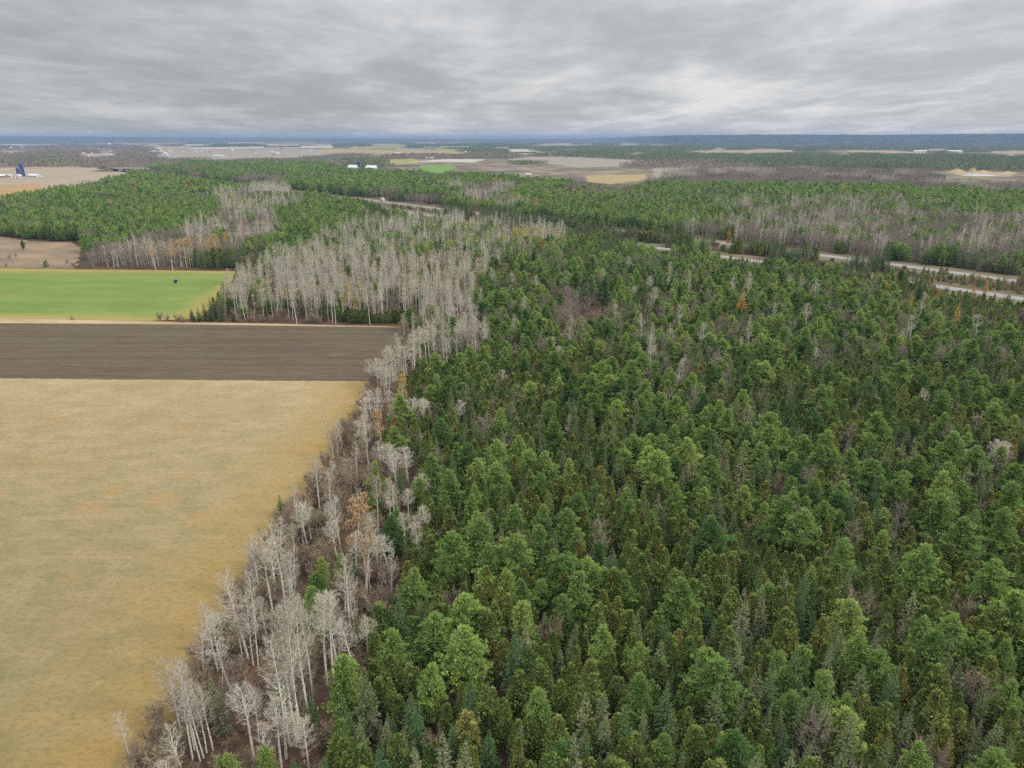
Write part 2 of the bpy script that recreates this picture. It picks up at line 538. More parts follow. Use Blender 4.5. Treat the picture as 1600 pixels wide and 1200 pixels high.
class B:
    """Collects triangles."""
    def __init__(self):
        self.V, self.T, self.M, self.L, self.n = [], [], [], [], 0

    def add(self, V, T, mi=0, leaf=None):
        V = np.asarray(V, np.float32).reshape(-1, 3)
        T = np.asarray(T, np.int64).reshape(-1, 3)
        self.V.append(V)
        self.T.append(T + self.n)
        self.M.append(np.full(len(T), mi))
        self.L.append(np.full(len(T), 0.5) if leaf is None else leaf)
        self.n += len(V)

    def blades(self, P, D, W, rng, mi=0, leaf=None):
        """flat pointed leaves at P along D, half-width W"""
        n = len(P)
        S = np.cross(D, rng.normal(size=(n, 3)))
        S /= np.linalg.norm(S, axis=1, keepdims=True) + 1e-9
        S *= np.asarray(W).reshape(-1, 1)
        V = np.stack([P - S * 0.6, P + D * 0.45 - S, P + D * 0.45 + S, P + S * 0.6, P + D], 1).reshape(-1, 3)
        i = np.arange(n)[:, None] * 5
        T = np.concatenate([i + [0, 3, 1], i + [3, 2, 1], i + [1, 2, 4]], 1).reshape(-1, 3)
        lf = rng.random(n) if leaf is None else leaf
        self.add(V, T, mi, np.repeat(lf, 3))

    def tris(self, P, D, W, rng, mi=0, leaf=None):
        n = len(P)
        S = np.cross(D, rng.normal(size=(n, 3)))
        S /= np.linalg.norm(S, axis=1, keepdims=True) + 1e-9
        S *= np.asarray(W).reshape(-1, 1)
        V = np.stack([P - S, P + S, P + D], 1).reshape(-1, 3)
        self.add(V, np.arange(3 * n).reshape(-1, 3), mi, rng.random(n) if leaf is None else leaf)

    def tube(self, pts, rad, sides=6, mi=0):
        pts = np.asarray(pts, float)
        k = len(pts)
        a = np.arange(sides) * 2 * math.pi / sides
        V = []
        for i in range(k):
            d = pts[min(i + 1, k - 1)] - pts[max(i - 1, 0)]
            d = d / (np.linalg.norm(d) + 1e-9)
            u = np.cross(d, (0.3, 0.9, 0.2) if abs(d[2]) > 0.7 else (0, 0, 1))
            u /= np.linalg.norm(u)
            w = np.cross(d, u)
            V.append(pts[i] + rad[i] * (np.cos(a)[:, None] * u + np.sin(a)[:, None] * w))
        T = []
        for i in range(k - 1):
            for j in range(sides):
                p, q = i * sides + j, i * sides + (j + 1) % sides
                T += [(p, q, q + sides), (p, q + sides, p + sides)]
        self.add(np.concatenate(V), T, mi)

    def get(self):
        return np.concatenate(self.V), np.concatenate(self.T), np.concatenate(self.M), np.concatenate(self.L)


def unit(a):
    return a / (np.linalg.norm(a, axis=-1, keepdims=True) + 1e-9)


# ------------------------------------------------------------------ tree makers: each returns (trunk, crown) builders; crown slots: 0 foliage or twigs, 1 second
def make_pine(rng, H=15.0, W=6.4, det=1.0, form=0):
    tr, cw = B(), B()
    bend = rng.normal(0, 0.25, 2)
    zs = np.linspace(0, H * 0.97, 6)
    ctr = lambda z: np.array([bend[0] * math.sin(2.2 * z / H), bend[1] * math.sin(1.8 * z / H), z])
    tr.tube([ctr(z) for z in zs], [0.24 * (1 - z / H) ** 0.8 + 0.02 for z in zs], 7 if det > 0.6 else 4)
    cb = H * (0.10 + 0.12 * rng.random())
    sp = 0.68 / det ** 0.5
    z = cb
    C, O, SZ = [], [], []
    shelf = 1.0
    k = 0
    lob = rng.uniform(0, 6.28, 3)
    while z < H - 0.25:
        t = (z - cb) / (H - cb)
        if form == 0:      # broad oval
            prof = min(1.0, 1.26 * (1 - t) ** 0.92) * (0.72 + 0.28 * min(1, t * 4))
        elif form == 1:    # conical
            prof = (1 - t) ** 0.85 * (0.8 + 0.2 * min(1, t * 5)) * 1.02
        else:              # irregular layered
            prof = min(1.0, 1.5 * (1 - t) ** 0.95) * (0.55 + 0.45 * min(1, t * 2.6))
        if k % 2 == 0:
            shelf = rng.uniform(0.72, 1.12) if form < 2 else rng.uniform(0.50, 1.2)
        nb = 5 if t < 0.85 else 4
        a0 = rng.uniform(0, 6.28)
        for b in range(nb):
            az = a0 + b * 6.28 / nb + rng.normal(0, 0.22)
            lb = 1 + 0.16 * math.sin(2 * az + lob[0] + z * 0.35) + 0.10 * math.sin(3 * az + lob[1] - z * 0.6)
            L = max(0.3, W / 2 * prof * shelf * lb * rng.uniform(0.58, 1.22))
            elv = R(-8 + 62 * t ** 1.4)
            od = np.array([math.cos(az), math.sin(az), 0])
            sd = np.array([-math.sin(az), math.cos(az), 0])
            base = ctr(z)
            if det > 0.6:
                mid = base + od * L * 0.55 + np.array([0, 0, L * 0.5 * math.tan(elv) * 0.7])
                tip = base + od * L + np.array([0, 0, L * math.tan(min(elv, 1.0)) * 0.8 + 0.16 * L])
                cw.tube([base, mid, tip], [0.05, 0.03, 0.01], 3, 1)
            # foliage pads: upturned plumes along the limb and on its side shoots
            npad = max(1, int(round(L * 2.3 * (det if det > 0.6 else det * 1.3) + 0.4)))
            ps = np.concatenate([[1.0], rng.uniform(0.28, 0.95, npad - 1)]) if npad > 1 else np.array([1.0])
            nt = 7 if det > 0.6 else 3
            s = np.repeat(ps, nt)
            padl = np.repeat(rng.normal(0, 0.30, npad) * (1.2 - 0.7 * ps), nt) * L
            kk = len(s)
            rad = 0.27 * min(1.0, 0.5 + L / 4)
            off = rng.normal(0, 1, (kk, 3)) * np.array([rad * 1.15, rad * 1.15, rad * 0.32])
            zz = L * s * math.tan(min(elv, 1.0)) * 0.8 + 0.16 * L * s ** 2.2
            P = base + od * (L * s)[:, None] + sd * padl[:, None] + np.array([0, 0, 1]) * zz[:, None] + off
            C.append(P)
            O.append(unit(od * 1.0 + off * 1.0 + np.array([0, 0, 0.70 + 0.6 * t])))
            SZ.append(np.full(kk, 1.0 if t < 0.9 else 0.8))
        z += sp * rng.uniform(0.85, 1.15)
        k += 1
    C.append(np.array([ctr(H * 0.97), ctr(H * 0.99), ctr(H)]))
    O.append(np.array([[0, 0, 1.0]] * 3))
    SZ.append(np.full(3, 0.7))
    C, O, SZ = np.concatenate(C), np.concatenate(O), np.concatenate(SZ)
    m = 7 if det > 0.6 else 5
    tl = np.repeat(rng.uniform(0, 1, len(C)), m)
    C2, O2, S2 = np.repeat(C, m, 0), np.repeat(O, m, 0), np.repeat(SZ, m)
    D = unit(O2 + rng.normal(0, 0.50, C2.shape))
    ln = S2 * rng.uniform(0.30, 0.54, len(C2)) / det ** 0.42
    leaf = np.clip(0.5 * tl + 0.5 * rng.random(len(C2)), 0, 1)
    P = C2 + rng.normal(0, 0.07, C2.shape)
    if det > 0.6:
        cw.blades(P, D * ln[:, None], ln * 0.13, rng, 0, leaf)
    else:
        cw.tris(P, D * ln[:, None] * 1.15, ln * 0.30, rng, 0, leaf)
    return tr, cw


def make_cedar(rng, H=10.0, W=3.3, det=1.0, tops=1):
    tr, cw = B(), B()
    tr.tube([(0, 0, 0), (0, 0, H * 0.5), (0, 0, H * 0.92)], [0.16, 0.10, 0.02], 6 if det > 0.6 else 3)
    heads = [(0, 0, 1.0, 1.0)]
    for i in range(tops - 1):
        a = rng.uniform(0, 6.28)
        heads.append((math.cos(a) * W * 0.30, math.sin(a) * W * 0.30, rng.uniform(0.78, 0.92), rng.uniform(0.6, 0.8)))
    n = int(2500 * det)
    P, D = [], []
    for hx, hy, hs, ws in heads:
        k = int(n * hs * ws / sum(h[2] * h[3] for h in heads))
        t = rng.random(k) ** 1.0
        az = rng.uniform(0, 6.28, k)
        ph = rng.uniform(0, 6.28, 4)
        r = W / 2 * ws * (1 - t) ** 0.64 * (0.62 + 0.38 * np.minimum(1, t * 3.5))
        r *= 1 + 0.15 * np.sin(3 * az + ph[0] + 5 * t) + 0.11 * np.sin(5 * az + ph[1] - 9 * t) + 0.08 * np.sin(17 * t + ph[2] + 2 * az)
        rr = r * (0.55 + 0.45 * np.sqrt(rng.random(k)))
        keep = rng.random(k) < (0.35 + 0.65 * rr / (W / 2 * ws)) + (t > 0.85)
        z = H * hs * (0.06 + 0.93 * t)
        P.append(np.stack([hx + rr * np.cos(az), hy + rr * np.sin(az), z - 0.18 * rr], 1)[keep])
        D.append(np.stack([np.cos(az) * 0.55, np.sin(az) * 0.55, np.full(k, 0.75)], 1)[keep])
    P, D = np.concatenate(P), np.concatenate(D)
    D = unit(D + rng.normal(0, 0.42, D.shape))
    ln = rng.uniform(0.25, 0.46, len(P)) / det ** 0.45
    leaf = np.clip(0.5 + 0.5 * np.sin(P[:, 0] * 2.1 + P[:, 2] * 1.3) * 0.4 + rng.normal(0, 0.25, len(P)), 0, 1)
    if det > 0.6:
        cw.blades(P, D * ln[:, None], ln * 0.24, rng, 0, leaf)
    else:
        cw.tris(P, D * ln[:, None] * 1.1, ln * 0.40, rng, 0, leaf)
    return tr, cw


def make_spruce(rng, H=13.0, W=3.6, det=1.0, sparse=0.0):
    tr, cw = B(), B()
    tr.tube([(0, 0, 0), (0, 0, H * 0.5), (0, 0, H * 0.99)], [0.17, 0.10, 0.015], 6 if det > 0.6 else 3)
    z = H * 0.06
    Ps, Ds, Ls, Ms = [], [], [], []
    ph = rng.uniform(0, 6.28, 2)
    while z < H - 0.1:
        t = z / H
        prof = (1 - t) ** 0.9 * (0.65 + 0.35 * min(1, t * 4)) + 0.03
        nb = 7 if t < 0.8 else 5
        a0 = rng.uniform(0, 6.28)
        wh = rng.uniform(0.78, 1.12)
        for b in range(nb):
            if rng.random() < 0.10 + sparse * (0.3 + 0.4 * (t < 0.4)):
                continue
            az = a0 + b * 6.28 / nb + rng.normal(0, 0.2)
            L = max(0.14, W / 2 * prof * wh * rng.uniform(0.75, 1.12) * (1 + 0.12 * math.sin(2 * az + ph[0] + z)))
            slope = -0.22 + 0.75 * t ** 2
            od = np.array([math.cos(az), math.sin(az), 0])
            sd = np.array([-math.sin(az), math.cos(az), 0])
            k = max(3, int(L * 11 * det))
            s = rng.uniform(0.12, 1.0, k)
            s[0] = 0.96
            zz = slope * L * s + 0.20 * L * s ** 2.5
            sg = np.sign(rng.normal(size=k))
            P = np.array([0, 0, z]) + od * (L * s)[:, None] + np.array([0, 0, 1]) * zz[:, None]
            D = od * 0.75 + sd * (sg * rng.uniform(0.3, 1.0, k))[:, None] + np.array([0, 0, 1]) * rng.normal(0.05, 0.22, k)[:, None]
            Ps.append(P)
            Ds.append(D)
            Ls.append(np.full(k, (0.24 + 0.16 * min(1.0, L)) * (1.15 - 0.4 * t)))
            dead = sparse > 0 and t < 0.45 and rng.random() < 0.75 * sparse + 0.2
            Ms.append(np.full(k, 1 if dead else 0))
        z += 0.40 / det ** 0.5 * rng.uniform(0.8, 1.2) * (1.0 if t < 0.75 else 0.75)
    P, D, L, M = np.concatenate(Ps), unit(np.concatenate(Ds)), np.concatenate(Ls), np.concatenate(Ms)
    L = L * rng.uniform(0.7, 1.2, len(L)) / det ** 0.45
    for mi in (0, 1):
        q = M == mi
        if not q.any():
            continue
        w = 0.24 if mi == 0 else 0.07
        if det > 0.6:
            cw.blades(P[q], D[q] * L[q][:, None], L[q] * w, rng, mi)
        else:
            cw.tris(P[q], D[q] * L[q][:, None] * 1.15, L[q] * w * 1.5, rng, mi)
    k = 10
    cw.blades(np.stack([np.zeros(k), np.zeros(k), np.linspace(H * 0.93, H, k)], 1), unit(np.stack([rng.normal(0, 0.35, k), rng.normal(0, 0.35, k), np.ones(k)], 1)) * 0.35, np.full(k, 0.05), rng, 0)
    return tr, cw


def make_bare(rng, H=18.0, W=5.0, det=1.0, cb=0.48, asc=0.9, tw=0.016, leafy=0.0, fine=False, bole=0.15):
    """a leafless broadleaf: bole, ascending limbs and three orders of twigs; leafy > 0 adds leaves (slot 2) to the outer twigs"""
    tr, cw = B(), B()
    bend = rng.normal(0, 0.30, 2)
    p1, p2 = rng.uniform(0, 3, 2)
    ctr = lambda z: np.array([bend[0] * math.sin(3.2 * z / H + p1) - bend[0] * math.sin(p1), bend[1] * math.sin(2.6 * z / H + p2) - bend[1] * math.sin(p2), z])
    zs = np.linspace(0, H * 0.96, 9 if det > 0.6 else 4)
    tr.tube([ctr(z) for z in zs], [bole * (1 - z / H) ** 0.75 + 0.018 for z in zs], 7 if det > 0.6 else 4)
    nb = int((38 if fine else 30) * det ** 0.6)
    zc = np.sort(rng.uniform(cb, 0.97, nb))
    if det > 0.6 and cb > 0.3:
        zc[:2] = rng.uniform(cb * 0.6, cb, 2)
    P2, D2, P3, D3 = [], [], [], []
    az = rng.uniform(0, 6.28)
    n2, n3 = ((10, 5) if fine else (8, 5)) if det > 0.6 else (5, 4)
    for i in range(nb):
        az += 2.4 + rng.normal(0, 0.4)
        t = (zc[i] - cb) / (1 - cb)
        prof = (0.55 + 0.45 * min(1, max(t, 0) * 3)) * (1 - max(t, 0)) ** 0.55 + 0.08
        L = W * 0.62 * prof * rng.uniform(0.7, 1.15)
        if t < 0:
            L *= 0.45
        od = np.array([math.cos(az), math.sin(az), 0])
        up = asc * (0.7 + 0.8 * max(t, 0))
        base = ctr(zc[i] * H)
        d0 = unit(od + np.array([0, 0, up * 0.75]))
        d1 = unit(od * 0.8 + np.array([0, 0, up * 1.4]))
        mid = base + d0 * L * 0.5 + rng.normal(0, 0.05 * L, 3)
        tip = mid + d1 * L * 0.55
        rb = 0.055 * (1 - 0.6 * max(t, 0))
        cw.tube([base, mid, tip], [rb, rb * 0.55, 0.008], 4 if det > 0.6 else 3, 1)
        s = rng.uniform(0.22, 1.0, n2)
        q = np.where((s < 0.5)[:, None], base + (mid - base) * (s / 0.5)[:, None], mid + (tip - mid) * ((s - 0.5) / 0.5)[:, None])
        dd = unit(np.where((s < 0.5)[:, None], d0, d1) + rng.normal(0, 0.55, (n2, 3)) + np.array([0, 0, 0.25]))
        l2 = L * 0.42 * (1.15 - 0.5 * s) * rng.uniform(0.7, 1.2, n2)
        P2.append(q)
        D2.append(dd * l2[:, None])
        s3 = rng.uniform(0.25, 1.0, (n2, n3))
        q3 = q[:, None] + dd[:, None] * (l2[:, None] * s3)[..., None]
        d3 = unit(dd[:, None] + rng.normal(0, 0.55, (n2, n3, 3)) + np.array([0, 0, 0.25]))
        l3 = l2[:, None] * rng.uniform(0.35, 0.7, (n2, n3)) + 0.12
        P3.append(q3.reshape(-1, 3))
        D3.append((d3 * l3[..., None]).reshape(-1, 3))
    P2, D2, P3, D3 = np.concatenate(P2), np.concatenate(D2), np.concatenate(P3), np.concatenate(D3)
    f = 1.0 / det ** 0.55
    cw.tris(P2, D2, np.full(len(P2), tw * 1.3 * f), rng, 0)
    cw.tris(P3, D3, np.full(len(P3), tw * f), rng, 0)
    if leafy > 0:
        k = int(len(P3) * leafy)
        ix = rng.integers(0, len(P3), k)
        P = P3[ix] + D3[ix] * rng.uniform(0.4, 1.0, k)[:, None]
        cw.blades(P, unit(rng.normal(0, 1, (k, 3))) * rng.uniform(0.12, 0.24, k)[:, None] * f, np.full(k, 0.075 * f), rng, 2)
    return tr, cw


def make_shrub(rng, H=3.6, W=4.2, det=1.0):
    tr, cw = B(), B()
    ns = 13 if det > 0.6 else 7
    P2, D2, P3, D3 = [], [], [], []
    for i in range(ns):
        az = rng.uniform(0, 6.28)
        lean = rng.uniform(0.15, 0.62)
        h = H * rng.uniform(0.65, 1.05)
        b = np.array([math.cos(az), math.sin(az), 0]) * rng.uniform(0.05, 0.35)
        tip = b + np.array([math.cos(az) * lean * h, math.sin(az) * lean * h, h])
        mid = (b + tip) / 2 + rng.normal(0, 0.12, 3)
        tr.tube([b, mid, tip], [0.035, 0.024, 0.008], 4 if det > 0.6 else 3)
        n2 = 16 if det > 0.6 else 9
        s = rng.uniform(0.15, 1, n2)
        q = b + (tip - b) * s[:, None]
        d = unit(unit(tip - b) + rng.normal(0, 0.6, (n2, 3)) + [0, 0, 0.2])
        l = h * 0.30 * rng.uniform(0.5, 1.1, n2)
        P2.append(q)
        D2.append(d * l[:, None])
        n3 = 7 if det > 0.6 else 4
        s3 = rng.uniform(0.2, 1, (n2, n3))
        P3.append((q[:, None] + d[:, None] * (l[:, None] * s3)[..., None]).reshape(-1, 3))
        D3.append((unit(d[:, None] + rng.normal(0, 0.6, (n2, n3, 3))) * (l[:, None, None] * rng.uniform(0.4, 0.8, (n2, n3, 1)))).reshape(-1, 3))
    f = 1.0 / det ** 0.5
    P2, D2, P3, D3 = np.concatenate(P2), np.concatenate(D2), np.concatenate(P3), np.concatenate(D3)
    cw.tris(P2, D2, np.full(len(P2), 0.030 * f), rng, 0)
    cw.tris(P3, D3, np.full(len(P3), 0.026 * f), rng, 0)
    return tr, cw


# ------------------------------------------------------------------ kinds of tree
KINDS = {
    # name: (maker, variants, base height, base width, trunk material, crown materials)
    'white_pine': (make_pine, [dict(form=q % 3) for q in range(12)], 15.0, 6.4, 'pine_bark', ('pine_needles', 'pine_bark')),
    'cedar_tree': (make_cedar, [dict(), dict(tops=2), dict(), dict(tops=3), dict(tops=2), dict(), dict(tops=2), dict()], 10.0, 3.3, 'pine_bark', ('cedar_sprays',)),
    'spruce_tree': (make_spruce, [dict(), dict(sparse=0.25), dict(), dict(sparse=0.6), dict(sparse=0.1), dict(), dict(sparse=0.15), dict(sparse=0.35)], 13.0, 3.6, 'pine_bark', ('spruce_needles', 'dead_twigs')),
    'aspen_tree': (make_bare, [dict(cb=.42, asc=1.1, tw=.0115, fine=True), dict(cb=0.5, asc=1.2, tw=.0115, fine=True), dict(cb=0.36, asc=1.2, tw=.0115, fine=True), dict(cb=0.46, asc=1.4, tw=.0115, fine=True), dict(cb=0.32, asc=1.1, tw=.0115, fine=True), dict(cb=0.54, asc=1.1, tw=.0115, fine=True), dict(cb=.4, asc=1.5, tw=.0115, fine=True)], 18.0, 5.0, 'aspen_bark', ('aspen_twigs', 'aspen_bark')),
    'bare_tree': (make_bare, [dict(cb=0.22, bole=0.13), dict(cb=0.30, asc=0.7, bole=0.14), dict(cb=0.26, bole=0.12), dict(cb=0.18, asc=0.8, bole=0.1)], 13.0, 6.0, 'grey_bark', ('bare_twigs', 'grey_bark')),
    'bare_shrub': (make_shrub, [dict(), dict(), dict(), dict()], 3.6, 4.2, 'grey_bark', ('shrub_twigs',)),
    'golden_larch': (make_spruce, [dict(sparse=0.2), dict(sparse=0.35)], 13.0, 3.6, 'pine_bark', ('larch_needles', 'dead_twigs')),
    'yellow_aspen': (make_bare, [dict(cb=0.42, leafy=2.6), dict(cb=0.34, leafy=3.2)], 16.0, 5.0, 'aspen_bark', ('aspen_twigs', 'aspen_bark', 'yellow_leaves')),
    'rusty_tree': (make_bare, [dict(cb=0.2, leafy=2.0)], 9.0, 4.5, 'grey_bark', ('bare_twigs', 'grey_bark', 'rust_leaves')),
}
VS = {'white_pine': .80, 'cedar_tree': .85, 'spruce_tree': .85, 'aspen_tree': .88, 'bare_tree': .9, 'bare_shrub': 1}      # height of trees in clumps and stands
PROTO = {}          # kind -> [(trunk mesh, crown mesh)]
LIB = {}            # kind -> list of joined meshes for the copies in the woods: singles, then clumps, then stands
LIBIDX = {}         # kind -> dict(single=[..], clump=[..], stand=[..])


def joined(parts, name, mats):
    """parts: list of (trunk, crown, dx, dy, scale, rot, tone)"""
    Vs, Ts, Ms, Ls, Ns, n = [], [], [], [], [], 0
    for tr, cw, dx, dy, s, sz, rot, tone in parts:
        for bld, moff in ((tr, 0), (cw, 1)):
            V, T, M, L = bld.get()
            c, si = math.cos(rot), math.sin(rot)
            V = np.stack([(V[:, 0] * c - V[:, 1] * si) * s + dx, (V[:, 0] * si + V[:, 1] * c) * s + dy, V[:, 2] * sz], 1)
            Vs.append(V)
            Ts.append(T + n)
            Ms.append(M + moff)
            Ls.append(L)
            Ns.append(np.full(len(T), tone))
            n += len(V)
    return tri_mesh(name, np.concatenate(Vs), np.concatenate(Ts), np.concatenate(Ms), mats, np.concatenate(Ls), np.concatenate(Ns))


for ki, (kind, (mk, variants, bh, bw, tmat, cmats)) in enumerate(KINDS.items()):
    rng = np.random.default_rng(100 + ki)
    PROTO[kind], LIB[kind], LIBIDX[kind] = [], [], dict(single=[], clump=[], stand=[])
    for vi, kw in enumerate(variants):
        tr, cw = mk(rng, H=bh, W=bw, det=1.0, **kw)
        V, T, M, L = tr.get()
        tm = tri_mesh(kind + '_trunk', V, T, M, (tmat,))
        V, T, M, L = cw.get()
        cm = tri_mesh(kind + '_crown', V, T, M, cmats, L)
        PROTO[kind].append((tm, cm))
        LIBIDX[kind]['single'].append(len(LIB[kind]))
        LIB[kind].append(joined([(tr, cw, 0, 0, 1, 1, 0, 0)], kind + '_whole', (tmat, *cmats)))
    if kind in ('golden_larch', 'yellow_aspen', 'rusty_tree'):
        continue
    # clumps of six trees, for the middle distance; stands about 30 m across, for the distance
    nv = {'white_pine': 6, 'cedar_tree': 6, 'spruce_tree': 6, 'aspen_tree': 6, 'bare_tree': 6, 'bare_shrub': 5}[kind]
    gap = {'white_pine': 3.9, 'cedar_tree': 2.6, 'spruce_tree': 2.9, 'aspen_tree': 3.1, 'bare_tree': 3.8, 'bare_shrub': 3.0}[kind]
    for ci in range(3):
        ps = []
        for j in range(nv):
            tr, cw = mk(rng, H=bh, W=bw, det=0.42, **variants[(ci + j) % len(variants)])
            a, r = j * 2.4 + rng.uniform(-0.3, 0.3), gap * 0.62 * math.sqrt(j + 0.4)
            s = rng.uniform(0.75, 1.1)
            ps.append((tr, cw, r * math.cos(a), r * math.sin(a), s, s * VS[kind] * rng.uniform(0.85, 1.1), rng.uniform(0, 6.28), rng.random()))
        LIBIDX[kind]['clump'].append(len(LIB[kind]))
        LIB[kind].append(joined(ps, kind + '_clump', (tmat, *cmats)))
    for ci in range(3):
        low = [mk(rng, H=bh, W=bw, det={'white_pine': 0.10, 'cedar_tree': 0.10, 'spruce_tree': 0.12, 'aspen_tree': 0.16, 'bare_tree': 0.16, 'bare_shrub': 0.12}[kind], **variants[q % len(variants)]) for q in range(5)]
        ps = []
        g = gap * 1.18
        m = int(30 / g)
        for ix in range(m):
            for iy in range(m):
                tr, cw = low[rng.integers(0, 5)]
                s = rng.uniform(0.75, 1.15)
                ps.append((tr, cw, (ix - m / 2 + 0.5) * g + rng.normal(0, 0.3) * g, (iy - m / 2 + 0.5) * g + rng.normal(0, 0.3) * g, s, s * VS[kind] * rng.uniform(0.85, 1.12), rng.uniform(0, 6.28), rng.random()))
        LIBIDX[kind]['stand'].append(len(LIB[kind]))
        LIB[kind].append(joined(ps, kind + '_stand', (tmat, *cmats)))

# ------------------------------------------------------------------ the land
def structure(name, V, Fc, mat, label, cat='ground', kind='structure'):
    me = bpy.data.meshes.new(name)
    me.from_pydata([tuple(map(float, v)) for v in V], [], Fc)
    me.materials.append(MATS[mat])
    me.update()
    o = bpy.data.objects.new(name, me)
    COL.objects.link(o)
    return props(o, label, cat, None, kind)


def sheet(name, pts, z, mat, label, cat='ground', world_pts=False, rag=0.0):
    P = pts if world_pts else wpoly(pts)
    if rag > 0:                                    # an uneven edge, as ground has
        rr = random.Random(len(P) * 7 + int(rag * 10))
        Q = []
        for (x0, y0), (x1, y1) in zip(P, P[1:] + P[:1]):
            L = math.hypot(x1 - x0, y1 - y0)
            k = max(1, min(40, int(L / (rag * 3))))
            for i in range(k):
                a = rr.uniform(-rag, rag) if i else 0
                Q.append((x0 + (x1 - x0) * i / k - (y1 - y0) / (L + 1e-6) * a, y0 + (y1 - y0) * i / k + (x1 - x0) / (L + 1e-6) * a))
        P = Q
    return structure(name, [(x, y, z) for x, y in P], [tuple(range(len(P)))], mat, label, cat)


BACK = [(-600, 352), (-300, 330), (0, 308), (40, 300), (80, 294), (130, 287), (170, 280), (200, 273), (222, 264), (245, 257), (300, 250.5), (400, 250), (510, 252), (532, 262), (600, 265), (652, 267), (690, 271), (730, 268), (790, 273), (850, 278), (905, 284), (955, 289), (1005, 283), (1025, 276), (1060, 262), (1235, 259), (1330, 261), (1460, 263), (1470, 281), (1600, 283), (1620, 266), (1900, 268)]      # far edge of the near wood
rings = [0, 400, 2000, 6000, 12000, 18000, 26000]
V, Fc = [(0, 0, -0.5)], []
NS = 64
for r in rings[1:]:
    for k in range(NS):
        a = k * 2 * math.pi / NS
        V.append((r * math.cos(a), r * math.sin(a), -0.5))
for k in range(NS):
    Fc.append((0, 1 + k, 1 + (k + 1) % NS))
for i in range(len(rings) - 2):
    for k in range(NS):
        a, b = 1 + i * NS + k, 1 + i * NS + (k + 1) % NS
        Fc.append((a, a + NS, b + NS, b))
structure('ground', V, Fc, 'open_country', 'open grey and tan country reaching to the horizon', 'ground')
sheet('forest_floor', [(-900, -60), (1500, -60)] + [gp(x, y + 1, 9) for x, y in reversed(BACK)], -0.08, 'leaf_litter', 'brown leaf litter under the trees', 'forest floor', True)

E0, E1, E2 = gp(200, 1200), gp(578, 596), gp(633, 511.5)
ed = np.array(E1) - np.array(E0)
ed /= np.linalg.norm(ed)
EN = np.array([ed[1], -ed[0]])


def edge_dist(X, Y):
    """metres to the right of the straight line where the fields meet the wood"""
    return (X - E0[0]) * EN[0] + (Y - E0[1]) * EN[1]


EB = tuple(np.array(E0) - ed * 120)
LW1, LW2 = gp(-900, 584), gp(-900, 495)
HAY = [EB, E1, LW1, (LW1[0], -60)]
# the field edge wanders a little
hay_pts = [EB]
for i in range(1, 60):
    p = np.array(EB) + (np.array(E1) - np.array(EB)) * i / 60
    p = p + EN * (2.4 + random.uniform(-1.2, 1.2))
    hay_pts.append(tuple(p))
hay_pts += [tuple(np.array(E1) + (np.array(LW1) - np.array(E1)) * i / 260 + np.array([0, random.uniform(-.22, .22)])) for i in range(260)] + [LW1, (LW1[0], -60)]
sheet('hay_field', hay_pts, 0.03, 'hay_grass', 'dry tan and olive hay field with orange patches along the wood', 'field', True)
def smooth_line(px, step=18.0):
    P = [np.array(p) for p in wpoly(px)]
    out = []
    for i in range(len(P) - 1):
        p0, p1, p2, p3 = P[max(0, i - 1)], P[i], P[i + 1], P[min(len(P) - 1, i + 2)]
        k = max(2, int(np.linalg.norm(p2 - p1) / step))
        for q in range(k):
            out.append(p1 + (p2 - p1) * q / k)
    out.append(P[-1])
    out = np.array(out)
    for _ in range(14):
        out[1:-1] = 0.5 * out[1:-1] + 0.25 * (out[:-2] + out[2:])
    return out


def ribbon(name, line, w, z, mat, label, cat, off=0.0):
    d = np.gradient(line, axis=0)
    d /= np.linalg.norm(d, axis=1, keepdims=True)
    nrm = np.stack([d[:, 1], -d[:, 0]], 1)
    a, b = line + nrm * (off + w / 2), line + nrm * (off - w / 2)
    V = [(*p, z) for p in a] + [(*p, z) for p in b]
    n = len(line)
    return structure(name, V, [(i, i + 1, n + i + 1, n + i) for i in range(n - 1)], mat, label, cat)


def tracks(px):
    ln = smooth_line(px, 4.0)
    for of in (-0.95, 0.95):
        ribbon('wheel_track', ln, 0.5, 0.045, 'wheel_rut', 'faint wheel rut worn into the tan hay field', 'wheel rut', of)


tracks([(486, 742), (470, 765), (452, 782), (440, 800), (432, 830)])
PLOUGH = [tuple(np.array(E1) + EN * 2.4), tuple(np.array(E2) + EN * 2.4), E2, gp(300, 507.2), gp(0, 505), LW2, LW1]
sheet('ploughed_field', PLOUGH, 0.02, 'ploughed_soil', 'dark brown ploughed strip between the tan field and the green crop', 'field', True)
MARGIN = wpoly([(-900, 487), (0, 497), (200, 501), (300, 503.5), (430, 506.0), (520, 508), (600, 510), (633, 511.5), (500, 509.8), (300, 507.2), (0, 505), (-900, 495)])
sheet('field_margin', MARGIN, 0.015, 'dry_margin', 'pale strip of dead grass beside the ploughed field', 'field margin', True)

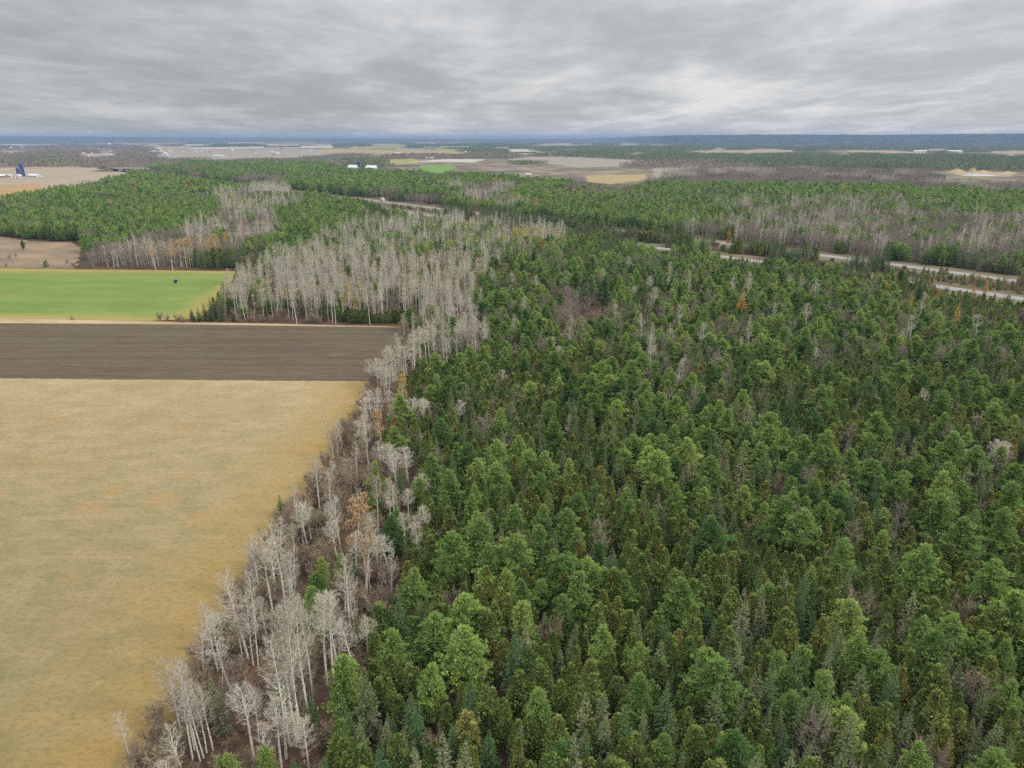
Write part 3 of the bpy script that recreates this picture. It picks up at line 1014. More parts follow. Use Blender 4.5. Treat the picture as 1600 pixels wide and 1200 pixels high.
# the green crop: a ring of yellowed margin round the bright middle, blended through an attribute
G_OUT = wpoly([(-900, 411), (0, 419), (120, 421), (240, 422), (372, 424), (355, 452), (332, 478), (312, 498), (235, 501.5), (120, 499), (0, 497), (-900, 487)])
G_IN = wpoly([(-900, 424), (0, 432), (110, 431), (240, 432), (352, 433), (318, 452), (283, 468), (250, 483), (200, 488), (110, 487), (0, 485), (-900, 475)])
N_ = len(G_OUT)
G_MID = [tuple(np.array(a) * 0.35 + np.array(b) * 0.65) for a, b in zip(G_OUT, G_IN)]
gv = [(x, y, 0.02) for x, y in G_OUT + G_MID + G_IN]
gf = [(r * N_ + i, r * N_ + (i + 1) % N_, (r + 1) * N_ + (i + 1) % N_, (r + 1) * N_ + i) for r in (0, 1) for i in range(N_)] + [tuple(range(2 * N_, 3 * N_))]
go = structure('green_field', gv, gf, 'green_crop', 'bright green crop with yellowed edges behind the ploughed strip', 'field')
at = go.data.attributes.new('margin', 'FLOAT', 'POINT')
at.data.foreach_set('value', np.array([0.0] * N_ + [0.6] * N_ + [1.0] * N_, np.float32))
m = MATS['green_crop']
nt = m.node_tree
dif = [n for n in nt.nodes if n.type == 'BSDF_DIFFUSE'][0]
old = dif.inputs['Color'].links[0].from_socket
att = nt.nodes.new('ShaderNodeAttribute')
att.attribute_name = 'margin'
geo = nt.nodes.new('ShaderNodeNewGeometry')
noi = nt.nodes.new('ShaderNodeTexNoise')
noi.inputs['Scale'].default_value = 0.07
noi.inputs['Detail'].default_value = 5
nt.links.new(geo.outputs['Position'], noi.inputs['Vector'])
ma = nt.nodes.new('ShaderNodeMath')
ma.operation = 'MULTIPLY_ADD'
ma.inputs[1].default_value = 0.5
nt.links.new(noi.outputs['Fac'], ma.inputs[0])
nt.links.new(att.outputs['Fac'], ma.inputs[2])
rp = nt.nodes.new('ShaderNodeValToRGB')
rp.color_ramp.elements[0].position = 0.28
rp.color_ramp.elements[1].position = 1.0
nt.links.new(ma.outputs[0], rp.inputs['Fac'])
mx = nt.nodes.new('ShaderNodeMix')
mx.data_type = 'RGBA'
mx.inputs['A'].default_value = (0.20, 0.16, 0.058, 1)
nt.links.new(rp.outputs['Color'], mx.inputs['Factor'])
nt.links.new(old, mx.inputs['B'])
nt.links.new(mx.outputs['Result'], dif.inputs['Color'])

BRUSH = wpoly([(-900, 400), (0, 418), (118, 420), (122, 404), (128, 388), (112, 379), (50, 377), (0, 370), (-900, 350)])
sheet('brush_field', BRUSH, 0.02, 'brush_field_ground', 'rough brown fallow ground beyond the green crop', 'field', True, 1.2)

FARTAN = wpoly([(-900, 258), (105, 257), (150, 262), (226, 261), (222, 270), (170, 284), (90, 299), (0, 314), (-900, 350)])
sheet('stubble_field', FARTAN, -0.02, 'tan_stubble', 'wide tan stubble field around the blue silos', 'field', True)
sheet('orange_field', [(-900, 300), (0, 289), (60, 288), (60, 302), (0, 314), (-900, 350)], 0.0, 'orange_stubble', 'orange tinted corner of stubble field nearest the pines', 'field', rag=4)
FARFIELDS = [
    ('pale_field', [(298, 230.5), (520, 227.5), (520, 231), (420, 231.5), (300, 233)], 'pale field strip below the dark far woods'),
    ('grey_stubble', [(240, 233), (420, 232), (520, 233), (520, 245), (300, 249), (230, 246)], 'grey stubble plain dotted with bushes'),
    ('ochre_field', [(500, 232), (720, 236), (735, 241), (640, 240.5), (500, 239)], 'long tan field beyond the farm'),
    ('yellow_pasture', [(578, 249), (650, 247.5), (655, 255), (600, 259), (580, 258)], 'yellow green pasture beside the barns'),
    ('pale_field', [(640, 252.5), (700, 248), (760, 249), (740, 253.5)], 'cream field behind the small green pasture'),
    ('bright_pasture', [(655, 258), (705, 256.5), (715, 262), (690, 271), (655, 271)], 'small bright green pasture beyond the pines'),
    ('grey_stubble', [(790, 249), (825, 244.5), (900, 245.5), (1020, 250.5), (1000, 258), (905, 262), (860, 256)], 'tan field with dark islands of trees'),
    ('ochre_field', [(914, 274), (1008, 272), (1012, 280), (955, 288), (918, 284)], 'ochre field edged by pines'),
    ('tan_stubble', [(1020, 239.5), (1110, 235), (1235, 234), (1240, 238), (1120, 241)], 'tan field strip under the long ridge'),
    ('tan_stubble', [(1318, 234.5), (1400, 235), (1475, 240), (1450, 242.5), (1330, 238.5)], 'second tan strip under the ridge with white sheds'),
    ('tan_stubble', [(1540, 236), (1620, 236), (1640, 240), (1560, 240)], 'short tan strip at the foot of the ridge'),
    ('yellow_pasture', [(1264, 279.5), (1332, 279), (1336, 287), (1262, 289)], 'small yellow field among bare woods'),
    ('tan_stubble', [(1480, 267.5), (1585, 268.5), (1580, 276), (1500, 274.5)], 'ochre workings of a gravel pit'),
    ('grey_stubble', [(1020, 262), (1230, 262), (1230, 275), (1020, 282)], 'tan scrub land with bare saplings'),
    ('tan_stubble', [(760, 230.5), (795, 230), (795, 232), (760, 232.5)], 'thin tan strip among far woods'),
    ('tan_stubble', [(800, 237), (882, 237), (880, 239), (800, 239)], 'second thin tan strip among far woods'),
    ('ochre_field', [(885, 226), (930, 225.6), (935, 228.2), (880, 228.6)], 'pale clearing far off in blue woods'),
    ('tan_stubble', [(95, 240), (160, 240), (175, 246), (140, 247), (110, 244)], 'open ground before the far town'),
    ('pale_field', [(340, 222.6), (420, 222.3), (430, 223.8), (350, 224.2)], 'faint pale strip close under the skyline'),
]
ALLFIELDS = [p for _, p, _ in FARFIELDS]
for i, (mat, pts, lab) in enumerate(FARFIELDS):
    sheet('field', pts, -0.30 + 0.012 * (i % 3), mat, lab, 'field', rag=5)
rf = random.Random(5)
for i in range(190):
    y = 218.2 + (8.0 if i < 110 else 24.0) * rf.random() ** 1.1
    x = rf.uniform(-150, 1750)
    w, h = rf.uniform(12, 75), rf.uniform(0.12, 0.35) * (y - 216) ** 0.9
    pts = [(x, y), (x + w, y + rf.uniform(-.1, .1)), (x + w + rf.uniform(-8, 8), y + h), (x + rf.uniform(-8, 8), y + h)]
    if min(p[1] for p in pts) < 217.3:
        continue
    ALLFIELDS.append(pts)
    sheet('field', pts, -0.32 + 0.01 * (i % 4), rf.choice(['tan_stubble', 'pale_field', 'grey_stubble', 'ochre_field', 'yellow_pasture']), 'thin pale strip of a field in the far blue distance', 'field')


# hills round the far side: a long ridge to the right, low swells to the left and ahead
def hill_top(x):            # skyline height in picture rows above the flat horizon
    pts = [(-500, 3.5), (0, 2.6), (150, 2.2), (300, 1.2), (500, 0.2), (700, -0.6), (880, -0.6), (960, 0.6), (1000, 2.4), (1060, 4.0), (1200, 5.0), (1380, 4.6), (1460, 5.4), (1600, 6.4), (1800, 6.8), (2300, 7.5)]
    return float(np.interp(x, [p[0] for p in pts], [p[1] for p in pts]))


V, Fc = [], []
nA, nR = 260, 26
for i in range(nA + 1):
    az = R(-56 + 112 * i / nA)
    x = CX + F * math.tan(az) / CP
    right = min(1.0, max(0.0, (x - 930) / 130))
    r0, r1 = 14500 - 7000 * right, 19000 - 9200 * right
    top = CAMH + hill_top(x) / F * r1 * math.cos(az) * 1.02
    for j in range(nR + 1):
        f = j / nR
        r = r0 + (r1 - r0) * f
        s = f * f * (3 - 2 * f)
        n = 3.5 * (math.sin(i * 0.9 + j * 2.1) + math.sin(i * 0.37 - j * 1.3) + math.sin(i * 2.3 + j * .7)) * min(1, f * 3) * (1.0 if f < 0.9 else 0.25)
        V.append((r * math.sin(az), r * math.cos(az), -1.0 + (top + 1.0) * s ** 0.8 + n * 0.8))
for i in range(nA):
    for j in range(nR):
        a = i * (nR + 1) + j
        Fc.append((a, a + nR + 1, a + nR + 2, a + 1))
structure('hills', V, Fc, 'wooded_hill', 'long low wooded ridge along the horizon', 'hills')


# ------------------------------------------------------------------ highway
NEAR_PX = [(1900, 514), (1750, 491), (1600, 467), (1530, 455.5), (1340, 431), (1210, 411.5), (1100, 397), (1000, 384), (900, 370.5), (770, 352), (660, 335.5), (605, 327), (540, 315.5), (450, 304), (350, 290.5), (270, 279), (212, 269.5), (160, 262.5), (115, 257.5), (60, 252)]
FAR_PX = [(1900, 484), (1750, 461), (1600, 440), (1450, 421), (1330, 405), (1200, 388), (1040, 369.5), (900, 352), (790, 338.5), (680, 326), (620, 318), (555, 310), (450, 299.5), (350, 287.5), (270, 277), (215, 268), (165, 261), (120, 256), (60, 250.5)]


LN, LF = smooth_line(NEAR_PX), smooth_line(FAR_PX)
for nm, ln, lab in (('near', LN, 'near'), ('far', LF, 'far')):
    ribbon('road_verge', ln, 34, -0.02, 'road_verge_grass', f'brown grass verge along the {lab} side of the highway', 'verge')
    ribbon('highway', ln, 7.8, 0.10, 'asphalt', f'pale grey carriageway on the {lab} side of the wooded median', 'road')
    for of in (-3.3, 3.3):
        ribbon('road_line', ln[:int(len(ln) * 0.6)], 0.3, 0.115, 'road_paint', f'painted edge line of the {lab} carriageway', 'road marking', of)
# side road and ramps by the bridge
for px, w, lab in (([(-100, 283), (60, 279.5), (125, 273), (185, 267), (232, 263.5), (300, 258)], 9, 'pale side road crossing over the highway'),
                   ([(150, 263), (128, 256), (118, 250), (150, 245), (185, 243)], 12, 'curving ramp of the far interchange'),
                   ([(-100, 279), (20, 276), (60, 276)], 8, 'farm lane past the blue silos')):
    ribbon('side_road', smooth_line(px), w, 0.13, 'asphalt', lab, 'road')

ROAD_PTS = np.concatenate([LN, LF])


def road_dist(X, Y):
    return math.sqrt(float(np.min((ROAD_PTS[:, 0] - X) ** 2 + (ROAD_PTS[:, 1] - Y) ** 2)))


def between_roads(X, Y):
    a = np.interp(X, LN[::-1, 0], LN[::-1, 1])
    b = np.interp(X, LF[::-1, 0], LF[::-1, 1])
    return a < Y < b


# ------------------------------------------------------------------ things of mesh code
def bm_mesh(name, V, Fc, mats, mi=None):
    me = bpy.data.meshes.new(name)
    me.from_pydata([tuple(map(float, v)) for v in V], [], Fc)
    for k in mats:
        me.materials.append(MATS[k])
    if mi:
        me.polygons.foreach_set('material_index', mi)
    me.update()
    return me


class P:
    """polygons of one part"""
    def __init__(self):
        self.V, self.F = [], []

    def box(self, x0, x1, y0, y1, z0, z1):
        n = len(self.V)
        self.V += [(x0, y0, z0), (x1, y0, z0), (x1, y1, z0), (x0, y1, z0), (x0, y0, z1), (x1, y0, z1), (x1, y1, z1), (x0, y1, z1)]
        self.F += [tuple(n + i for i in f) for f in ((0, 3, 2, 1), (4, 5, 6, 7), (0, 1, 5, 4), (1, 2, 6, 5), (2, 3, 7, 6), (3, 0, 4, 7))]
        return self

    def lathe(self, prof, sides=20, cx=0, cy=0):
        n = len(self.V)
        for r, z in prof:
            for k in range(sides):
                a = k * 2 * math.pi / sides
                self.V.append((cx + r * math.cos(a), cy + r * math.sin(a), z))
        for i in range(len(prof) - 1):
            for k in range(sides):
                a, b = n + i * sides + k, n + i * sides + (k + 1) % sides
                self.F.append((a, b, b + sides, a + sides))
        self.F.append(tuple(n + k for k in reversed(range(sides))))
        self.F.append(tuple(n + (len(prof) - 1) * sides + k for k in range(sides)))
        return self

    def gable(self, w, l, h0, h1, over=0.4, th=0.18):
        """two roof slopes with thickness, ridge along y"""
        n = len(self.V)
        ex, ez = w / 2 + over, h0 - (h1 - h0) * over / (w / 2)
        for y in (-l / 2 - over, l / 2 + over):
            self.V += [(-ex, y, ez), (0, y, h1 + 0.02), (ex, y, ez), (ex, y, ez + th), (0, y, h1 + th + 0.02), (-ex, y, ez + th)]
        self.F += [tuple(n + i for i in f) for f in ((0, 1, 4, 5), (1, 2, 3, 4), (11, 10, 7, 6), (10, 9, 8, 7), (5, 4, 10, 11), (4, 3, 9, 10), (6, 7, 1, 0), (7, 8, 2, 1), (0, 5, 11, 6), (3, 2, 8, 9))]
        return self

    def walls(self, w, l, h0, h1):
        n = len(self.V)
        for y in (-l / 2, l / 2):
            self.V += [(-w / 2, y, 0), (w / 2, y, 0), (w / 2, y, h0), (0, y, h1), (-w / 2, y, h0)]
        self.F += [tuple(n + i for i in f) for f in ((0, 1, 2, 3, 4), (9, 8, 7, 6, 5), (1, 6, 7, 2), (0, 4, 9, 5))]
        return self

    def mesh(self, name, mat):
        return bm_mesh(name, self.V, self.F, (mat,))


def empty(name, loc, rz, label, cat, group=None):
    o = bpy.data.objects.new(name, None)
    COL.objects.link(o)
    o.location = loc
    o.rotation_euler = (0, 0, rz)
    return props(o, label, cat, group)


def part(name, me, parent, label=None):
    o = bpy.data.objects.new(name, me)
    COL.objects.link(o)
    o.parent = parent
    if label:
        o['label'] = label
    return o


_bc = {}


def building(name, px, rz, w, l, h0, h1, wmat, rmat, label, cat, group=None, detail=True):
    x, y = gp(*px)
    o = empty(name, (x, y, -0.3), rz, label, cat, group)
    key = (w, l, h0, h1, wmat, rmat)
    if key not in _bc:
        nw = max(2, min(5, int(l / 8)))
        wi = []
        for sd in (-1, 1):
            for k in range(nw):
                yy = -l / 2 + (k + 0.5) * l / nw
                wi.append(P().box(sd * (w / 2) - 0.06, sd * (w / 2) + 0.06, yy - 0.7, yy + 0.7, h0 * 0.35, h0 * 0.75).mesh('window', 'dark_glass'))
        do = P().box(-1.1, 1.1, -l / 2 - 0.05, -l / 2 + 0.06, 0, min(2.6, h0 * 0.8))
        _bc[key] = (P().walls(w, l, h0, h1).mesh('wall', wmat), P().gable(w, l, h0, h1).mesh('roof', rmat), wi, do.mesh('door', 'dark_roof'))
    a, b, c, d = _bc[key]
    part('wall', a, o)
    part('roof', b, o)
    if detail:
        for q in c:
            part('window', q, o)
        part('door', d, o)
    return o


def silo(px, r, h, mat, label, group):
    x, y = gp(*px)
    o = empty('farm_silo', (x, y, -0.3), 0, label, 'silo', group)
    prof = [(r, 0)]
    for k in range(1, 13):
        z = h * k / 12
        prof += [(r, z - 0.15), (r + 0.08, z - 0.08), (r, z)]
    part('tank', P().lathe(prof, 24).mesh('tank', mat), o)
    part('roof', P().lathe([(r + 0.1, h + 0.02), (r * 0.8, h + r * 0.45), (r * 0.4, h + r * 0.7), (0.3, h + r * 0.78)], 24).mesh('roof', mat), o)
    part('ladder', P().box(r + 0.05, r + 0.35, -0.3, 0.3, 0, h).mesh('ladder', 'white_metal'), o)
    return o


# farm with blue silos
silo((36.6, 275.6), 4.2, 23, 'blue_enamel', 'taller of the two dark blue silos on the stubble farm', 'blue farm silos')
silo((30.6, 276.4), 3.6, 15, 'blue_enamel', 'shorter dark blue silo beside its taller twin', 'blue farm silos')
building('farm_barn', (55, 277.2), R(70), 13, 24, 4, 6.5, 'pale_wall', 'white_metal', 'long white roofed barn just right of the blue silos', 'barn', 'barns of the stubble farm')
building('farm_barn', (29, 278.2), R(10), 9, 12, 4.5, 7, 'pale_wall', 'white_metal', 'small white shed at the foot of the blue silos', 'barn', 'barns of the stubble farm')
building('farm_barn', (15, 277.0), R(80), 11, 18, 3.5, 6, 'pale_wall', 'grey_roof', 'grey roofed shed left of the blue silos', 'barn', 'barns of the stubble farm')
building('farm_barn', (5, 277.4), R(85), 10, 14, 3.5, 6, 'brick_wall', 'white_metal', 'farthest shed to the left of the blue silos', 'barn', 'barns of the stubble farm')
# farm in the middle
silo((561.5, 265.0), 3.2, 18, 'blue_enamel', 'dark silo rising between two pale barns beyond the pines', None)
building('farm_barn', (552, 266), R(75), 15, 21, 7, 12, 'pale_wall', 'white_metal', 'pale barn left of the dark silo beyond the pines', 'barn', 'barns by the dark silo')
building('farm_barn', (581, 266), R(80), 15, 24, 6, 11, 'pale_wall', 'white_metal', 'broad pale barn right of the dark silo beyond the pines', 'barn', 'barns by the dark silo')
building('farm_barn', (546, 265.5), R(20), 11, 12, 6, 9, 'pale_wall', 'grey_roof', 'low pale shed farthest left by the dark silo', 'barn', 'barns by the dark silo')
# sheds below the ridge
for x, y, l, lab in ((1366, 233.4, 70, 'long white shed under the ridge, farthest left'), (1437, 238.6, 60, 'white shed on the tan strip under the ridge'), (1490, 239.5, 70, 'white shed among trees right of the tan strip'), (1484, 237.8, 50, 'smaller white shed close behind another'),
                     (990, 243.2, 22, 'small white house before dark trees beyond the tan field'), (1128, 246.3, 26, 'white roof among dark far conifers'), (1437, 257.0, 24, 'white roof at the edge of bare woods'), (1446, 244.6, 30, 'pale shed in far dark woods'),
                     (826, 274.5, 11, 'white roofed cabin among pines by the cut line'), (672, 248.6, 30, 'pale barn on the far tan plain')):
    building('shed', (x, y), R(82), l * 0.4, l, l * 0.11 + 2, l * 0.16 + 3, 'pale_wall', 'white_metal', lab, 'shed', None)
# water tower
x, y = gp(172, 232.5)
wt = empty('water_tower', (x, y, 0), 0, 'white water tower standing over the far town', 'water tower')
part('tank', P().lathe([(1.5, 22), (7, 24), (10.5, 27.5), (11, 30), (9.6, 33.5), (6, 36), (0.5, 37)], 24).mesh('tank', 'white_metal'), wt)
part('column', P().lathe([(4.2, 0), (2.6, 4), (2.2, 10), (2.2, 22.4)], 16).mesh('column', 'white_metal'), wt)
# town houses
rt = random.Random(21)
for i in range(110):
    if i < 74:
        px = (rt.uniform(5, 330), rt.uniform(228.5, 248))
        if px[0] > 270 and px[1] > 240:
            continue
    else:
        px = (rt.uniform(330, 760), rt.uniform(231, 247))
    big = rt.random() < 0.16
    wl_ = rt.choice([(11, 14, 5.5, 9), (9, 12, 3.5, 6.5), (12, 17, 6, 9.5)]) if not big else rt.choice([(26, 55, 6, 8), (22, 40, 7, 9)])
    lab = 'pale walled house among bare trees of the far town' if not big else 'long pale commercial building in the far town'
    grp = 'houses of the far town' if not big else 'commercial buildings of the far town'
    if i >= 74:
        lab, grp = ('pale farmhouse scattered on the distant plain', 'houses on the distant plain') if not big else ('long pale barn on the distant plain', 'barns on the distant plain')
    building('house' if not big else 'warehouse', px, rt.uniform(0, 3.1), *wl_, 'pale_wall' if i % 3 else 'brick_wall', ['white_metal', 'grey_roof', 'dark_roof', 'red_roof'][i % 4] if not big else 'white_metal', lab, 'house' if not big else 'warehouse', grp, False)
# road bridge of the interchange
x, y = gp(207, 268.3)
br = empty('road_bridge', (x, y, 0), R(-15), 'pale concrete road bridge over the far highway', 'bridge')
part('deck', P().box(-46, 46, -6, 6, 6.2, 7.6).mesh('deck', 'concrete'), br)
part('parapet', P().box(-46, 46, -6.3, -6.003, 6.4, 8.6).mesh('parapet', 'concrete'), br)
part('parapet', P().box(-46, 46, 6.003, 6.3, 6.4, 8.6).mesh('parapet', 'concrete'), br)
for xx in (-22, 0, 22):
    part('pier', P().box(xx - 0.7, xx + 0.7, -4.5, 4.5, 0, 6.198).mesh('pier', 'concrete'), br)
for s in (-1, 1):
    n = P()
    n.V += [(s * 46.01, -8, 6.4), (s * 46.01, 8, 6.4), (s * 110, 12, 0), (s * 110, -12, 0), (s * 46.01, -12, 0), (s * 46.01, 12, 0)]
    n.F += [(0, 1, 2, 3), (0, 3, 4), (1, 5, 2), (0, 4, 5, 1)]
    part('embankment', n.mesh('embankment', 'road_verge_grass'), br)

# truck on the far carriageway
x, y = gp(598, 314.6)
tk = empty('box_truck', (x, y, 0.1), R(-62), 'white box truck driving on the far carriageway', 'truck')
part('cargo_box', P().box(-3.6, 2.6, -1.25, 1.25, 1.0, 3.8).mesh('cargo_box', 'white_metal'), tk)
cabp = P()
cabp.V += [(2.75, -1.15, 0.7), (5.0, -1.15, 0.7), (5.0, -1.15, 1.6), (4.4, -1.15, 2.7), (2.75, -1.15, 2.8), (2.75, 1.15, 0.7), (5.0, 1.15, 0.7), (5.0, 1.15, 1.6), (4.4, 1.15, 2.7), (2.75, 1.15, 2.8)]
cabp.F += [(0, 1, 2, 3, 4), (9, 8, 7, 6, 5), (0, 5, 6, 1), (1, 6, 7, 2), (2, 7, 8, 3), (3, 8, 9, 4), (4, 9, 5, 0)]
part('cab', cabp.mesh('cab', 'white_metal'), tk)
part('chassis', P().box(-3.5, 4.6, -0.9, 0.9, 0.55, 0.95).mesh('chassis', 'tyre_rubber'), tk)
part('windscreen', P().box(4.62, 4.80, -1.0, 1.0, 1.75, 2.35).mesh('windscreen', 'dark_glass'), tk)
for wx in (-2.4, 3.7):
    for s in (-1, 1):
        w = P()
        w.lathe([(0.48, -0.14), (0.5, -0.1), (0.5, 0.1), (0.48, 0.14)], 16)
        w.V = [(wx + vx, s * 1.08 + vz, 0.5 + vy) for vx, vy, vz in w.V]
        part('wheel', w.mesh('wheel', 'tyre_rubber'), tk)

# hunting blind in the green crop
x, y = gp(275, 443.5)
hb = empty('hunting_blind', (x, y, 0.02), R(12), 'small black hunting blind standing alone in the green crop', 'hunting blind')
hb.scale = (0.85, 0.85, 0.85)
part('cabin', P().lathe([(1.0, 0.55), (1.12, 0.8), (1.12, 2.0), (1.0, 2.2)], 4).mesh('cabin', 'black_fabric'), hb)
part('roof', P().lathe([(1.2, 2.203), (0.6, 2.55), (0.05, 2.7)], 4).mesh('roof', 'black_fabric'), hb)
part('window', P().box(-0.35, 0.35, -1.02, -0.955, 1.35, 1.75).mesh('window', 'dark_glass'), hb)
part('platform', P().box(-1.2, 1.2, -1.2, 1.2, 0.44, 0.547).mesh('platform', 'pale_wall'), hb)
for lx in (-1.0, 1.0):
    for ly in (-1.0, 1.0):
        part('leg', P().box(lx - .06, lx + .06, ly - .06, ly + .06, 0, 0.438).mesh('leg', 'pale_wall'), hb)

# gravel pit heaps
rg = random.Random(3)
for i, (x, y, r, h, mt, lab) in enumerate(((1495, 268.5, 26, 9, 'gravel_heap', 'broad yellow gravel heap at the pit, farthest left'), (1519, 269, 15, 13, 'gravel_heap', 'pointed tan gravel heap in the middle of the pit'), (1536, 270, 20, 7, 'gravel_heap', 'low tan gravel heap right of the pointed one'),
                                       (1575, 271, 18, 6, 'gravel_heap', 'small yellow gravel heap, farthest right at the pit'), (1530, 274, 30, 4, 'pale_gravel', 'long pale washed gravel bank before the yellow heaps'))):
    wx, wy = gp(x, y)
    pr = [(r, -0.4), (r * 0.72, h * 0.3), (r * 0.4, h * 0.7), (r * 0.15, h * 0.95), (0.5, h)]
    pr = [(a * 0.72, b * 0.75) for a, b in pr]
    hp = P().lathe(pr, 22)
    hp.V = [(vx * (1.5 if h < 8 else 1) + rg.uniform(-.06, .06) * r, vy + rg.uniform(-.06, .06) * r, vz + (rg.uniform(-.06, .06) * h if vz > 0 else 0)) for vx, vy, vz in hp.V]
    o = bpy.data.objects.new('gravel_heap', hp.mesh('gravel_heap', mt))
    COL.objects.link(o)
    o.location = (wx, wy, 0)
    props(o, lab, 'gravel heap', 'heaps of the gravel pit')

